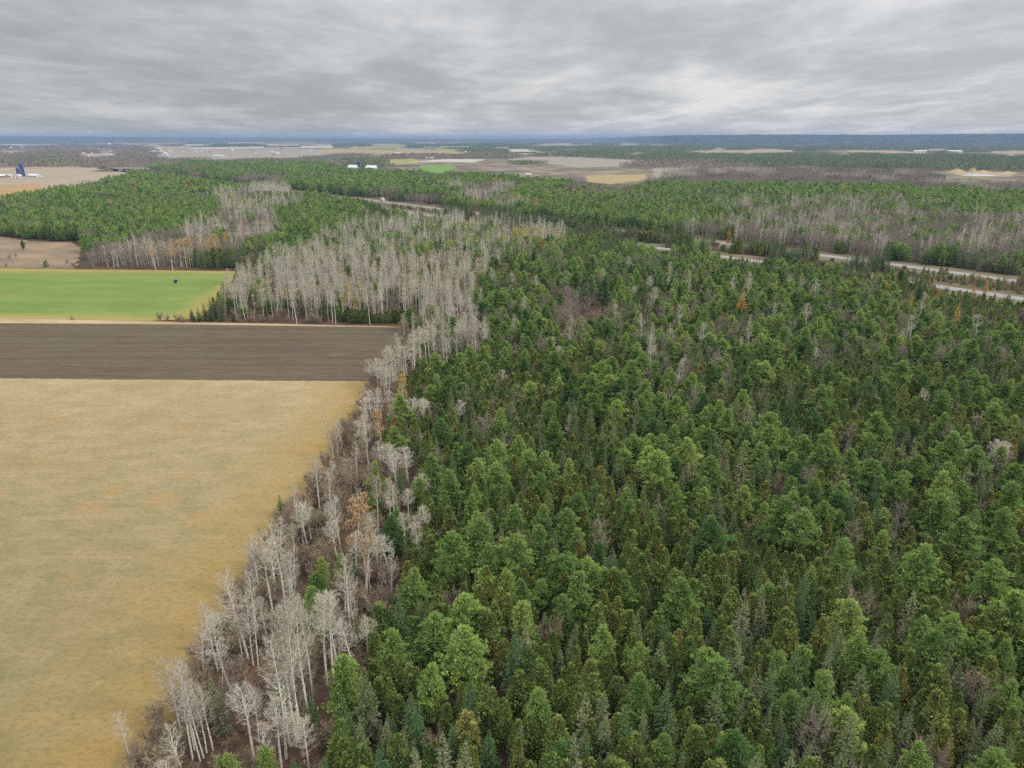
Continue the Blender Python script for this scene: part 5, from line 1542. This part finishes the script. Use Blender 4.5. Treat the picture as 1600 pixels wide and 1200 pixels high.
def zone_at(X, Y, rng):
    """None for open ground, else (kind, density)"""
    e = edge_dist(X, Y)
    if Y < E2[1] + 3 and e < (0.6 if Y < 130 else 2.2):
        return None
    if Y < 380:
        for pl in OPEN[:5]:
            for ox, oy in ((0, 0), (-3.5, 0), (0, 3.5), (0, -3.5)):
                if inside(pl, X + ox, Y + oy) and (oy == 0 and ox == 0 or pl is not OPEN[0] and pl is not OPEN[1]):
                    return None
    elif any(inside(pl, X + ox, Y + oy) for pl in (BRUSH, FARTAN, G_OUT) for ox, oy in ((0, 0), (-7, 0), (0, 7), (0, -7))):
        return None
    if Y > E2[1] - 40 and Y < E2[1] + 3 and e < 1.5:
        return None
    x, y, d = proj(X, Y, 9.0)
    if Y < 262 and e < strip_width(Y):
        f = e / strip_width(Y)
        if f < 0.26:
            return pick(rng, dict(bare_shrub=.74, aspen_tree=.18, bare_tree=.08)), 0.95
        if f < 0.55:
            near = Y < 170
            return pick(rng, dict(bare_shrub=.64, aspen_tree=.20, bare_tree=.12, spruce_tree=.04)), (0.62 if near else 0.95)
        return pick(rng, dict(bare_shrub=.36, aspen_tree=.20, bare_tree=.06, spruce_tree=.15, cedar_tree=.16, white_pine=.07)), (0.85 if Y < 120 else 0.95)
    if d > 320:
        xb, yb, _ = proj(X, Y, 11.0)
        if yb < np.interp(xb, bx, by):
            return None
    # the straight cut line through the far wood, in line with the field edge
    if 560 < Y < 1500 and abs(e - 4) < 6:
        return None
    rd = road_dist(X, Y) if Y > 240 else 999
    if rd < 10:
        return None
    if Y > 240 and between_roads(X, Y):
        if rd < 12:
            return None
        return pick(rng, dict(spruce_tree=.6, bare_shrub=.25, cedar_tree=.15)), 0.8
    if rd < 16:
        return None
    for poly, w, dens in ZONES:
        if inside(poly, x, y):
            if 'yellow' in w:
                w = {k: v for k, v in w.items() if k != 'yellow'}
            return pick(rng, w), dens
    far = Y > np.interp(X, LF[::-1, 0], LF[::-1, 1])
    if far or x < 560 and Y > 330:
        return pick(rng, FARMIX), 1.0
    # the near wood: patches of one kind run together
    n = math.sin(X * .061 + 1.3) + math.sin(Y * .073 + X * .02) + math.sin(X * .13 - Y * .11 + 2)
    w = dict(CONIFER)
    if n > 0.9:
        w['cedar_tree'] *= 2.4
    elif n < -0.9:
        w['spruce_tree'] *= 2.0
        w['white_pine'] *= 1.5
    if y > 790 and x > 900:
        w['cedar_tree'] *= 1.5
    if y < 780:
        w['spruce_tree'] *= 1.3
        w['white_pine'] *= 1.25
    return pick(rng, w), 1.0


def low_cap(X, Y):
    """trees just this side of the highway are kept low where the carriageways lie open to view"""
    cap = 99.0
    for ln, spans in ((LN, ((218, 330), (84, 112), (124, 160), (-134, -70))), (LF, ((229, 340), (200, 216), (146, 158), (-196, -74)))):
        yr = float(np.interp(X * 1.0, ln[::-1, 0], ln[::-1, 1]))
        xr = X * yr / max(Y, 1)
        yr = float(np.interp(xr, ln[::-1, 0], ln[::-1, 1]))
        gap = yr - Y
        if 0 < gap < 130 and any(a < xr < b for a, b in spans):
            cap = min(cap, max(2.2, (gap - 2) * (CAMH / yr)) * (1.0 if math.sin(X * 1.7 + Y * 2.3) < 0.25 else 1.9))
    return cap


SIZES = {'white_pine': (3.3, 7.4, 0.95, 4.5), 'cedar_tree': (2.7, 4.7, 1.1, 3.5), 'spruce_tree': (2.5, 4.4, 1.6, 3.4), 'aspen_tree': (3.4, 5.4, 1.2, 9.5), 'bare_tree': (4.0, 6.6, 1.0, 4.5), 'bare_shrub': (2.8, 5.0, .72, .6), 'yellow_aspen': (2.6, 4.2, 1.2, 4.5)}
KEEP = {'white_pine': .70, 'cedar_tree': 1.0, 'spruce_tree': .92, 'aspen_tree': .62, 'bare_tree': .66, 'bare_shrub': 1.0, 'yellow_aspen': .6}
hand = np.array([(t['X'], t['Y'], t['w']) for t in TREES])
CLUMPS = []         # (kind, 'clump' or 'stand', X, Y, scale)


def in_wedge(X, Y, marg=0.0):
    x, y, d = proj(X, Y, 6.0)
    return d > 20 and -160 - marg < x < 1760 + marg


rng = np.random.default_rng(77)
Y = 30.0
while Y < 395:
    s = 2.55 if Y < 230 else 2.95
    half = 0.95 * Y + 60
    X = -half
    while X < half:
        xx, yy = X + rng.uniform(-.45, .45) * s, Y + rng.uniform(-.45, .45) * s
        X += s
        x, y, d = proj(xx, yy, 5.0)
        if not (-200 < x < 2020 and y < 1750):
            continue
        z = zone_at(xx, yy, rng)
        if z is None:
            continue
        kind, dens = z
        if rng.random() > dens * KEEP[kind]:
            continue
        a, b, k, c = SIZES[kind]
        w = a + (b - a) * rng.random() ** 1.3
        h = (c + k * w) * rng.uniform(0.86, 1.12)
        if kind == 'spruce_tree' and rng.random() < 0.3:
            w, h = w * 0.7, h * 0.65
        if kind == 'aspen_tree' and yy > 240:
            h *= rng.uniform(0.72, 1.08)
        if kind == 'aspen_tree' and yy < 262 and edge_dist(xx, yy) < strip_width(yy):
            w, h = w * rng.uniform(0.6, 0.85), h * rng.uniform(0.62, 0.95)
        cap = low_cap(xx, yy) if yy > 200 else 99
        if cap < 2.0:
            continue
        if h > cap:
            w, h = w * max(0.5, cap / h), cap
        dd = np.hypot(hand[:, 0] - xx, hand[:, 1] - yy)
        if kind in ('bare_shrub',):
            if (dd < 0.8).any():
                continue
        elif (dd < 0.34 * hand[:, 2] + 0.30 * w + 0.25).any():
            continue
        tone = rng.random() * 0.98 if kind != 'yellow_aspen' else rng.uniform(.75, .98)
        TREES.append(dict(kind=kind, X=xx, Y=yy, w=w, h=h, tone=tone, label=None, phrase=None, hand=False))
    Y += s
# saplings in the gaps of the near wood and brush all through the field edge
occ = {}
for t in TREES:
    occ.setdefault((int(t['X'] // 3), int(t['Y'] // 3)), []).append((t['X'], t['Y'], t['w'], t['kind']))
Y = 44.0
while Y < 262:
    X = -Y
    while X < 0.9 * Y + 40:
        xx, yy = X + rng.uniform(-.9, .9), Y + rng.uniform(-.9, .9)
        X += 1.9
        x, y, d = proj(xx, yy, 2.0)
        if not (-160 < x < 1860 and y < 1500):
            continue
        e = edge_dist(xx, yy)
        if e < (-0.5 if yy < 130 else 1.8) or (e < 3 and yy > E2[1] - 6):
            continue
        near = [q for i in (-1, 0, 1) for j in (-1, 0, 1) for q in occ.get((int(xx // 3) + i, int(yy // 3) + j), ())]
        strip = e < strip_width(yy)
        if strip:
            if rng.random() > (0.62 if e < 8 else 0.5) or any(math.hypot(q[0] - xx, q[1] - yy) < 0.7 for q in near):
                continue
            k = 'bare_shrub' if rng.random() < (.95 if e < 9 else .80) else 'spruce_tree'
            w = rng.uniform(2.0, 3.6)
            h = w * rng.uniform(.6, .95) if k == 'bare_shrub' else rng.uniform(2.5, 6)
            w = w if k == 'bare_shrub' else h * .45
        else:
            if any(math.hypot(q[0] - xx, q[1] - yy) < 0.36 * q[2] + 0.55 for q in near if q[3] not in ('bare_tree', 'aspen_tree')):
                continue
            k = ('cedar_tree', 'spruce_tree', 'bare_shrub')[int(rng.choice(3, p=(.5, .4, .1)))]
            h = rng.uniform(2.6, 6.2)
            w = h * (.52 if k == 'cedar_tree' else .42 if k == 'spruce_tree' else .8)
        q = (xx, yy, w, k)
        occ.setdefault((int(xx // 3), int(yy // 3)), []).append(q)
        TREES.append(dict(kind=k, X=xx, Y=yy, w=w, h=h, tone=rng.random() * (.98 if k != 'spruce_tree' else .6), label=None, phrase=None, hand=False))
    Y += 1.9
# middle distance: clumps
Y = 395.0
while Y < 800:
    s = 7.0
    half = 0.84 * Y + 30
    X = -half
    while X < half:
        xx, yy = X + rng.uniform(-.4, .4) * s, Y + rng.uniform(-.4, .4) * s
        X += s
        if not in_wedge(xx, yy):
            continue
        z = zone_at(xx, yy, rng)
        if z is None or rng.random() > z[1] or (z[0] == 'bare_shrub' and rng.random() < .5):
            continue
        cap = low_cap(xx, yy)
        if cap < 3:
            continue
        sc = rng.uniform(0.82, 1.08)
        sc = min(sc, cap / 15.0) if cap < 16 else sc
        CLUMPS.append((z[0] if z[0] != 'yellow_aspen' else 'bare_tree', 'clump', xx, yy, sc))
    Y += s
Y = 800.0
while Y < 2900:
    s = 23.0 if Y < 1400 else 26.0
    half = 0.80 * Y + 30
    X = -half
    while X < half:
        xx, yy = X + rng.uniform(-.4, .4) * s, Y + rng.uniform(-.4, .4) * s
        X += s
        if not in_wedge(xx, yy):
            continue
        if road_dist(xx, yy) < 24:
            continue
        z = zone_at(xx, yy, rng)
        if z is None or rng.random() > z[1]:
            continue
        k = z[0] if z[0] not in ('bare_shrub', 'yellow_aspen') else 'bare_tree'
        CLUMPS.append((k, 'stand', xx, yy, rng.uniform(0.85, 1.1)))
    Y += s

# ------------------------------------------------------------------ each kind: the 300 that show largest as trees of their own, the rest as one wood
WOODS = {'white_pine': ('pine_wood', 'crowd of green pines filling the wood between the nearer trees'), 'cedar_tree': ('cedar_wood', 'olive cedars packed close through the wood'),
         'spruce_tree': ('spruce_wood', 'dark and grey green spruces crowding the wood'), 'aspen_tree': ('aspen_wood', 'pale leafless aspens massed beyond the ploughed strip and highway'),
         'bare_tree': ('bare_wood', 'grey leafless woods'), 'bare_shrub': ('shrub_thicket', 'brown grey thicket of leafless shrubs')}
GROUPS = {'white_pine': 'white pines of the wood', 'cedar_tree': 'cedars of the wood', 'spruce_tree': 'spruces of the wood', 'aspen_tree': 'bare pale aspens', 'bare_tree': 'bare grey trees',
          'bare_shrub': 'bare shrubs by the field', 'golden_larch': 'golden larches', 'yellow_aspen': 'trees still in yellow leaf', 'rusty_tree': 'rust leaved trees'}
WORD = {'white_pine': 'pine', 'cedar_tree': 'cedar', 'spruce_tree': 'spruce', 'aspen_tree': 'bare aspen', 'bare_tree': 'bare grey tree', 'bare_shrub': 'bare shrub', 'golden_larch': 'orange larch', 'yellow_aspen': 'yellow leaved tree', 'rusty_tree': 'rust leaved tree'}
BASE = ('trunk', 'crown')


def shows(t):
    x, y, d = proj(t['X'], t['Y'], t['h'])
    x2, y2, d2 = proj(t['X'], t['Y'], t['h'] * 0.45)
    if not (4 < x < 1596 and y < 1175 and y2 < 1260):
        return 0
    return t['h'] * t['w'] ** 0.5 / d * (6 if t['hand'] else 1)


single, rest = [], {k: [] for k in WOODS}
for kind in KINDS:
    lst = [t for t in TREES if t['kind'] == kind]
    lst.sort(key=shows, reverse=True)
    for i, t in enumerate(lst):
        if (i < 300 and shows(t) > 0) or kind not in WOODS:
            single.append(t)
        else:
            rest[kind].append(t)

anchors = []
for t in single:
    t['px'], t['py'], _ = proj(t['X'], t['Y'], t['h'] * 0.8)
    if t['phrase']:
        anchors.append((t['px'], t['py'], t['phrase'], t))
xa, ya = gp(275, 443)
anchors.append((275, 440, 'the black hunting blind', None))
ORD = 'first second third fourth fifth sixth seventh eighth ninth tenth eleventh twelfth thirteenth fourteenth fifteenth sixteenth seventeenth eighteenth nineteenth twentieth'.split()
ORD += ['twenty-' + o for o in ORD[:9]] + ['thirtieth'] + ['thirty-' + o for o in ORD[:9]] + ['fortieth'] + ['forty-' + o for o in ORD[:9]] + ['fiftieth'] + ['fifty-' + o for o in ORD[:9]] + ['sixtieth'] + ['sixty-' + o for o in ORD[:9]]
buckets = {}
for t in single:
    if t['label']:
        continue
    best = min((a for a in anchors if a[3] is not t), key=lambda a: (a[0] - t['px']) ** 2 + (1.6 * (a[1] - t['py'])) ** 2)
    dx, dy = t['px'] - best[0], t['py'] - best[1]
    if abs(dx) > abs(dy) * 1.2:
        dr = 'right of' if dx > 0 else 'left of'
    else:
        dr = 'in front of' if dy > 0 else 'behind'
    buckets.setdefault((t['kind'], dr, best[2]), []).append((math.hypot(dx, dy), t))
for (kind, dr, phr), lst in buckets.items():
    lst.sort(key=lambda p: p[0])
    for i, (_, t) in enumerate(lst):
        adj = ''
        if kind == 'aspen_tree':
            adj = 'tall ' if t['h'] > 18.5 else 'slender ' if t['w'] < 4 else 'pale '
        elif kind == 'white_pine':
            adj = 'broad ' if t['w'] > 6 else 'slim ' if t['w'] < 4.4 else 'green '
        elif kind == 'cedar_tree':
            adj = 'low ' if t.get('low') else 'olive '
        elif kind == 'spruce_tree':
            adj = 'dark ' if t['tone'] < .35 else 'grey green ' if t['tone'] > .7 else 'pointed '
        elif kind == 'yellow_aspen':
            adj = 'lime ' if t['tone'] > .72 else 'golden '
        elif kind == 'golden_larch':
            adj = 'slim ' if t['w'] < 3.2 else ''
        noun = WORD[kind] if kind not in ('yellow_aspen',) else 'leafy tree'
        rank = 'nearest' if i == 0 else ORD[i] + ' nearest'
        side = dr
        t['label'] = f"{adj}{noun}, {rank} {noun.split()[-1]} {side} {phr}"

COUNT = {}
trng = random.Random(4)
for t in single:
    kind = t['kind']
    _, var, bh, bw, _, _ = KINDS[kind]
    vi = trng.randrange(len(PROTO[kind]))
    if kind == 'spruce_tree':
        vi = 3 if t['tone'] > .9 else trng.choice((0, 2, 4, 5, 6)) if t['tone'] < .6 else trng.choice((0, 1, 4, 6, 7))
    tm, cm = PROTO[kind][vi]
    o = bpy.data.objects.new(kind, None)
    COL.objects.link(o)
    o.location = (t['X'], t['Y'], -0.03)
    o.rotation_euler = (trng.gauss(0, .035), trng.gauss(0, .035), trng.uniform(0, 6.28))
    s = t['w'] / bw
    o.scale = (s, s, t['h'] / bh)
    o.empty_display_size = 0.5
    props(o, t['label'], 'shrub' if kind == 'bare_shrub' else 'tree', GROUPS[kind])
    for nm, me in (('trunk' if kind != 'bare_shrub' else 'stems', tm), ('crown' if kind != 'bare_shrub' else 'twigs', cm)):
        c = bpy.data.objects.new(nm, me)
        COL.objects.link(c)
        c.parent = o
        c.color = (min(.985, max(.005, t['tone'])), 1, 1, 1)


def instancer():
    ng = bpy.data.node_groups.new('stand_copies', 'GeometryNodeTree')
    ng.interface.new_socket('Geometry', in_out='INPUT', socket_type='NodeSocketGeometry')
    ng.interface.new_socket('Kinds', in_out='INPUT', socket_type='NodeSocketCollection')
    ng.interface.new_socket('Geometry', in_out='OUTPUT', socket_type='NodeSocketGeometry')
    n, l = ng.nodes, ng.links
    gi, go_ = n.new('NodeGroupInput'), n.new('NodeGroupOutput')
    ci = n.new('GeometryNodeCollectionInfo')
    ci.inputs['Separate Children'].default_value = True
    ci.inputs['Reset Children'].default_value = True
    l.new(gi.outputs['Kinds'], ci.inputs['Collection'])
    ip = n.new('GeometryNodeInstanceOnPoints')
    ip.inputs['Pick Instance'].default_value = True
    l.new(gi.outputs['Geometry'], ip.inputs['Points'])
    l.new(ci.outputs[0], ip.inputs['Instance'])
    for nm, ty, sock in (('idx', 'INT', 'Instance Index'), ('rot', 'FLOAT_VECTOR', None), ('scl', 'FLOAT_VECTOR', 'Scale')):
        a = n.new('GeometryNodeInputNamedAttribute')
        a.data_type = ty
        a.inputs['Name'].default_value = nm
        if sock:
            l.new(a.outputs['Attribute'], ip.inputs[sock])
        else:
            e2r = n.new('FunctionNodeEulerToRotation')
            l.new(a.outputs['Attribute'], e2r.inputs[0])
            l.new(e2r.outputs[0], ip.inputs['Rotation'])
    l.new(ip.outputs[0], go_.inputs[0])
    return ng


NG = instancer()
KSOCK = [s.identifier for s in NG.interface.items_tree if s.name == 'Kinds'][0]


def wood(name, label, meshes, pts, cat='wood'):
    """pts: (x, y, z, mesh index, rotation, sx, sz)"""
    lib = bpy.data.collections.new(name + '_kinds')
    for i, me in enumerate(meshes):
        lib.objects.link(bpy.data.objects.new(f'{name}_kind_{i:03d}', me))
    me = bpy.data.meshes.new(name)
    me.vertices.add(len(pts))
    A = np.array(pts, np.float64)
    me.vertices.foreach_set('co', A[:, :3].astype(np.float32).ravel())
    me.attributes.new('idx', 'INT', 'POINT').data.foreach_set('value', A[:, 3].astype(np.int32))
    rot = np.zeros((len(A), 3), np.float32)
    rot[:, 2] = A[:, 4]
    me.attributes.new('rot', 'FLOAT_VECTOR', 'POINT').data.foreach_set('vector', rot.ravel())
    scl = np.stack([A[:, 5], A[:, 5], A[:, 6]], 1).astype(np.float32)
    me.attributes.new('scl', 'FLOAT_VECTOR', 'POINT').data.foreach_set('vector', scl.ravel())
    o = bpy.data.objects.new(name, me)
    COL.objects.link(o)
    mod = o.modifiers.new('copies', 'NODES')
    mod.node_group = NG
    mod[KSOCK] = lib
    return props(o, label, cat, None, 'stuff')


for kind, (wname, wlab) in WOODS.items():
    ix = LIBIDX[kind]
    _, var, bh, bw, _, _ = KINDS[kind]
    pts = []
    for t in rest[kind]:
        vi = trng.choice(ix['single'])
        if kind == 'spruce_tree':
            vi = trng.choice((0, 2, 4, 4, 1, 0, 2, 3, 5, 5, 6, 7))
        pts.append((t['X'], t['Y'], -0.03, vi, trng.uniform(0, 6.28), t['w'] / bw, t['h'] / bh))
    for k, tier, X, Y, s in CLUMPS:
        if k == kind:
            pts.append((X, Y, -0.05, trng.choice(ix[tier]), trng.uniform(0, 6.28), s, s * trng.uniform(.9, 1.08)))
    wood(wname, wlab, LIB[kind], pts)
print('trees', len(TREES), 'single', len(single), 'clumps', len(CLUMPS), {k: len(v) for k, v in rest.items()})

# ------------------------------------------------------------------ distant woods: crowns by the hundred, each stand about 110 m across
FARW = []
frng = np.random.default_rng(9)
for vi, (mats, pc) in enumerate(((('spruce_needles', 'bare_twigs'), 0.9), (('spruce_needles', 'bare_twigs'), 0.75), (('spruce_needles', 'bare_twigs'), 0.12), (('spruce_needles', 'bare_twigs'), 0.25))):
    b = B()
    Tn = []
    for ix in range(15):
        for iy in range(15):
            x, y = (ix - 7 + frng.uniform(-.5, .5)) * 7.6, (iy - 7 + frng.uniform(-.5, .5)) * 7.6
            con = frng.random() < pc
            h = frng.uniform(10, 17) if con else frng.uniform(8, 14)
            r = frng.uniform(2.6, 4.6)
            k = 16
            t = frng.random(k) ** 0.8
            a = frng.uniform(0, 6.28, k)
            rr = r * (1 - t) ** 0.7 * frng.uniform(.5, 1, k) if con else r * np.sqrt(np.maximum(0, 1 - (2 * t - 0.9) ** 2)) * frng.uniform(.4, 1, k)
            Pp = np.stack([x + rr * np.cos(a), y + rr * np.sin(a), h * (0.08 + 0.9 * t)], 1)
            Dd = np.stack([np.cos(a) * .6, np.sin(a) * .6, np.full(k, .8)], 1) * frng.uniform(1.6, 2.8, k)[:, None]
            b.tris(Pp, Dd, np.full(k, .75), frng, 0 if con else 1)
            Tn.append(np.full(k, frng.random()))
    V, T, M, L = b.get()
    FARW.append(tri_mesh('distant_stand', V, T, M, mats, L, np.concatenate(Tn)))
BANDS = [
    ('grey', 1.0, [(-300, 242), (108, 244), (132, 246), (104, 256), (0, 257), (-300, 258)]),
    ('grey', .30, [(-300, 224), (330, 224), (330, 232), (240, 240), (110, 243), (-300, 242)]),
    ('grey', .75, [(148, 249), (216, 251), (214, 258), (150, 256)]), ('grey', .5, [(170, 240), (330, 238), (330, 250), (230, 251), (180, 247)]),
    ('dark', .95, [(-300, 217), (330, 218), (335, 224), (-300, 225)]),
    ('dark', .95, [(330, 218), (520, 218), (520, 228), (335, 229.5)]), ('dark', .7, [(365, 240.5), (400, 240), (402, 243), (365, 243)]),
    ('grey', .16, [(330, 233), (520, 236), (520, 249), (300, 250)]),
    ('grey', .85, [(395, 246), (500, 241), (640, 241), (650, 248), (575, 250), (520, 256), (395, 252)]), ('dark', 1, [(562, 246), (592, 250), (590, 262), (566, 262)]),
    ('dark', .95, [(520, 217.5), (780, 218), (790, 229), (700, 234), (640, 235), (520, 231)]), ('grey', .6, [(700, 234), (790, 238), (790, 246), (740, 247), (700, 240)]),
    ('dark', .85, [(690, 232), (790, 228), (900, 230), (1080, 229), (1080, 246), (1030, 250), (960, 244), (838, 243.5), (835, 240), (760, 241)]),
    ('dark', 1.0, [(1020, 243), (1250, 240), (1480, 243), (1750, 240), (1750, 264), (1500, 262), (1400, 258), (1225, 258), (1100, 251), (1040, 251)]),
    ('dark', .9, [(780, 218), (1000, 218), (1750, 216), (1750, 235), (1550, 235), (1470, 239), (1400, 233), (1230, 232.5), (1100, 233.5), (1020, 238), (900, 229)]),
    ('dark', 1.2, [(815, 249), (848, 249), (846, 254), (815, 254)]), ('dark', 1.2, [(852, 247.5), (875, 247.5), (875, 251.5), (852, 251.5)]), ('dark', 1.2, [(898, 246), (925, 246), (925, 249.5), (898, 249.5)]), ('dark', 1.2, [(926, 251), (955, 250.5), (955, 255), (926, 255)]),
    ('grey', .5, [(845, 254), (905, 256), (925, 268), (870, 271)]), ('grey', .45, [(930, 258), (1020, 256), (1020, 271), (930, 272)]), ('grey', .9, [(1020, 249), (1100, 251), (1230, 258), (1250, 263), (1020, 265)]),
    ('grey', 1, [(760, 266), (850, 262), (880, 272), (850, 278), (770, 272)]), ('grey', .5, [(660, 241), (790, 244), (760, 247), (680, 246)]),
]
FBOX = [(pl, (min(p[0] for p in pl), max(p[0] for p in pl), min(p[1] for p in pl), max(p[1] for p in pl))) for pl in ALLFIELDS]
pts = []
Y = 1700.0
while Y < 17500:
    s = 88.0 if Y < 9000 else 150.0
    half = 0.80 * Y
    X = -half
    while X < half:
        xx, yy = X + frng.uniform(-.45, .45) * s, Y + frng.uniform(-.45, .45) * s
        X += s
        x, y, d = proj(xx, yy, 8.0)
        if not (-130 < x < 1730):
            continue
        hit = None
        for ty, pr, pl in BANDS:
            if inside(pl, x, y):
                hit = (ty, pr)
                break
        if hit is None:
            hit = ('dark' if frng.random() < .6 else 'grey', 0.80 if y < 221 else 0.24 if y < 232 else .05)
            nz = math.sin(xx * .0021 + 1) + math.sin(yy * .0017 + xx * .0004) + math.sin(yy * .0043 + 2)
            hit = (hit[0], hit[1] * (1.5 if nz > .3 else .55))
        if y < 238:                    # woods of the plain run in belts and blocks
            nz = math.sin(xx * .0019 + yy * .0011) + math.sin(yy * .0016 - xx * .0007 + 1) + 0.7 * math.sin(yy * .0047 + xx * .0023 + 2)
            hit = (hit[0], hit[1] * (1.0 if nz > -0.25 else 0.12))
        if frng.random() > hit[1]:
            continue
        x0, y0, _ = proj(xx, yy, 0.0)
        hp = 12.0 * F / d
        if any(q[0] < x0 < q[1] and q[2] < y0 < q[3] + hp and (inside(pl, x0, y0) or inside(pl, x0, y0 - 0.7 * hp)) for pl, q in FBOX):
            continue
        sc = frng.uniform(.75, 1.15) * (1.5 if Y > 9000 else 1.0)
        pts.append((xx, yy, -0.4, (0, 1)[frng.integers(0, 2)] if hit[0] == 'dark' else (2, 3)[frng.integers(0, 2)], frng.uniform(0, 6.28), sc * 1.05, frng.uniform(.85, 1.2)))
    Y += s
wood('distant_wood', 'far woods and tree belts fading to blue below the skyline', FARW, pts)
print('distant', len(pts))

# ------------------------------------------------------------------ haze: the air over the whole scene
HZ = 26500.0
hv = [(-HZ, -2000, -3), (HZ, -2000, -3), (HZ, HZ, -3), (-HZ, HZ, -3), (-HZ, -2000, 134), (HZ, -2000, 134), (HZ, HZ, 134), (-HZ, HZ, 134)]
hf = [(0, 3, 2, 1), (4, 5, 6, 7), (0, 1, 5, 4), (1, 2, 6, 5), (2, 3, 7, 6), (3, 0, 4, 7)]
hm = bpy.data.materials.new('haze')
hm.use_nodes = True
hm.node_tree.nodes.clear()
hm.cycles.homogeneous_volume = True
ho = hm.node_tree.nodes.new('ShaderNodeOutputMaterial')
pv = hm.node_tree.nodes.new('ShaderNodeVolumePrincipled')
pv.inputs['Color'].default_value = (0.23, 0.325, 0.48, 1)
pv.inputs['Density'].default_value = 0.000085
pv.inputs['Anisotropy'].default_value = 0.0
hm.node_tree.links.new(pv.outputs[0], ho.inputs['Volume'])
MATS['haze'] = hm
hz = structure('haze', hv, hf, 'haze', 'thin blue grey air over the whole landscape', 'haze', 'stuff')
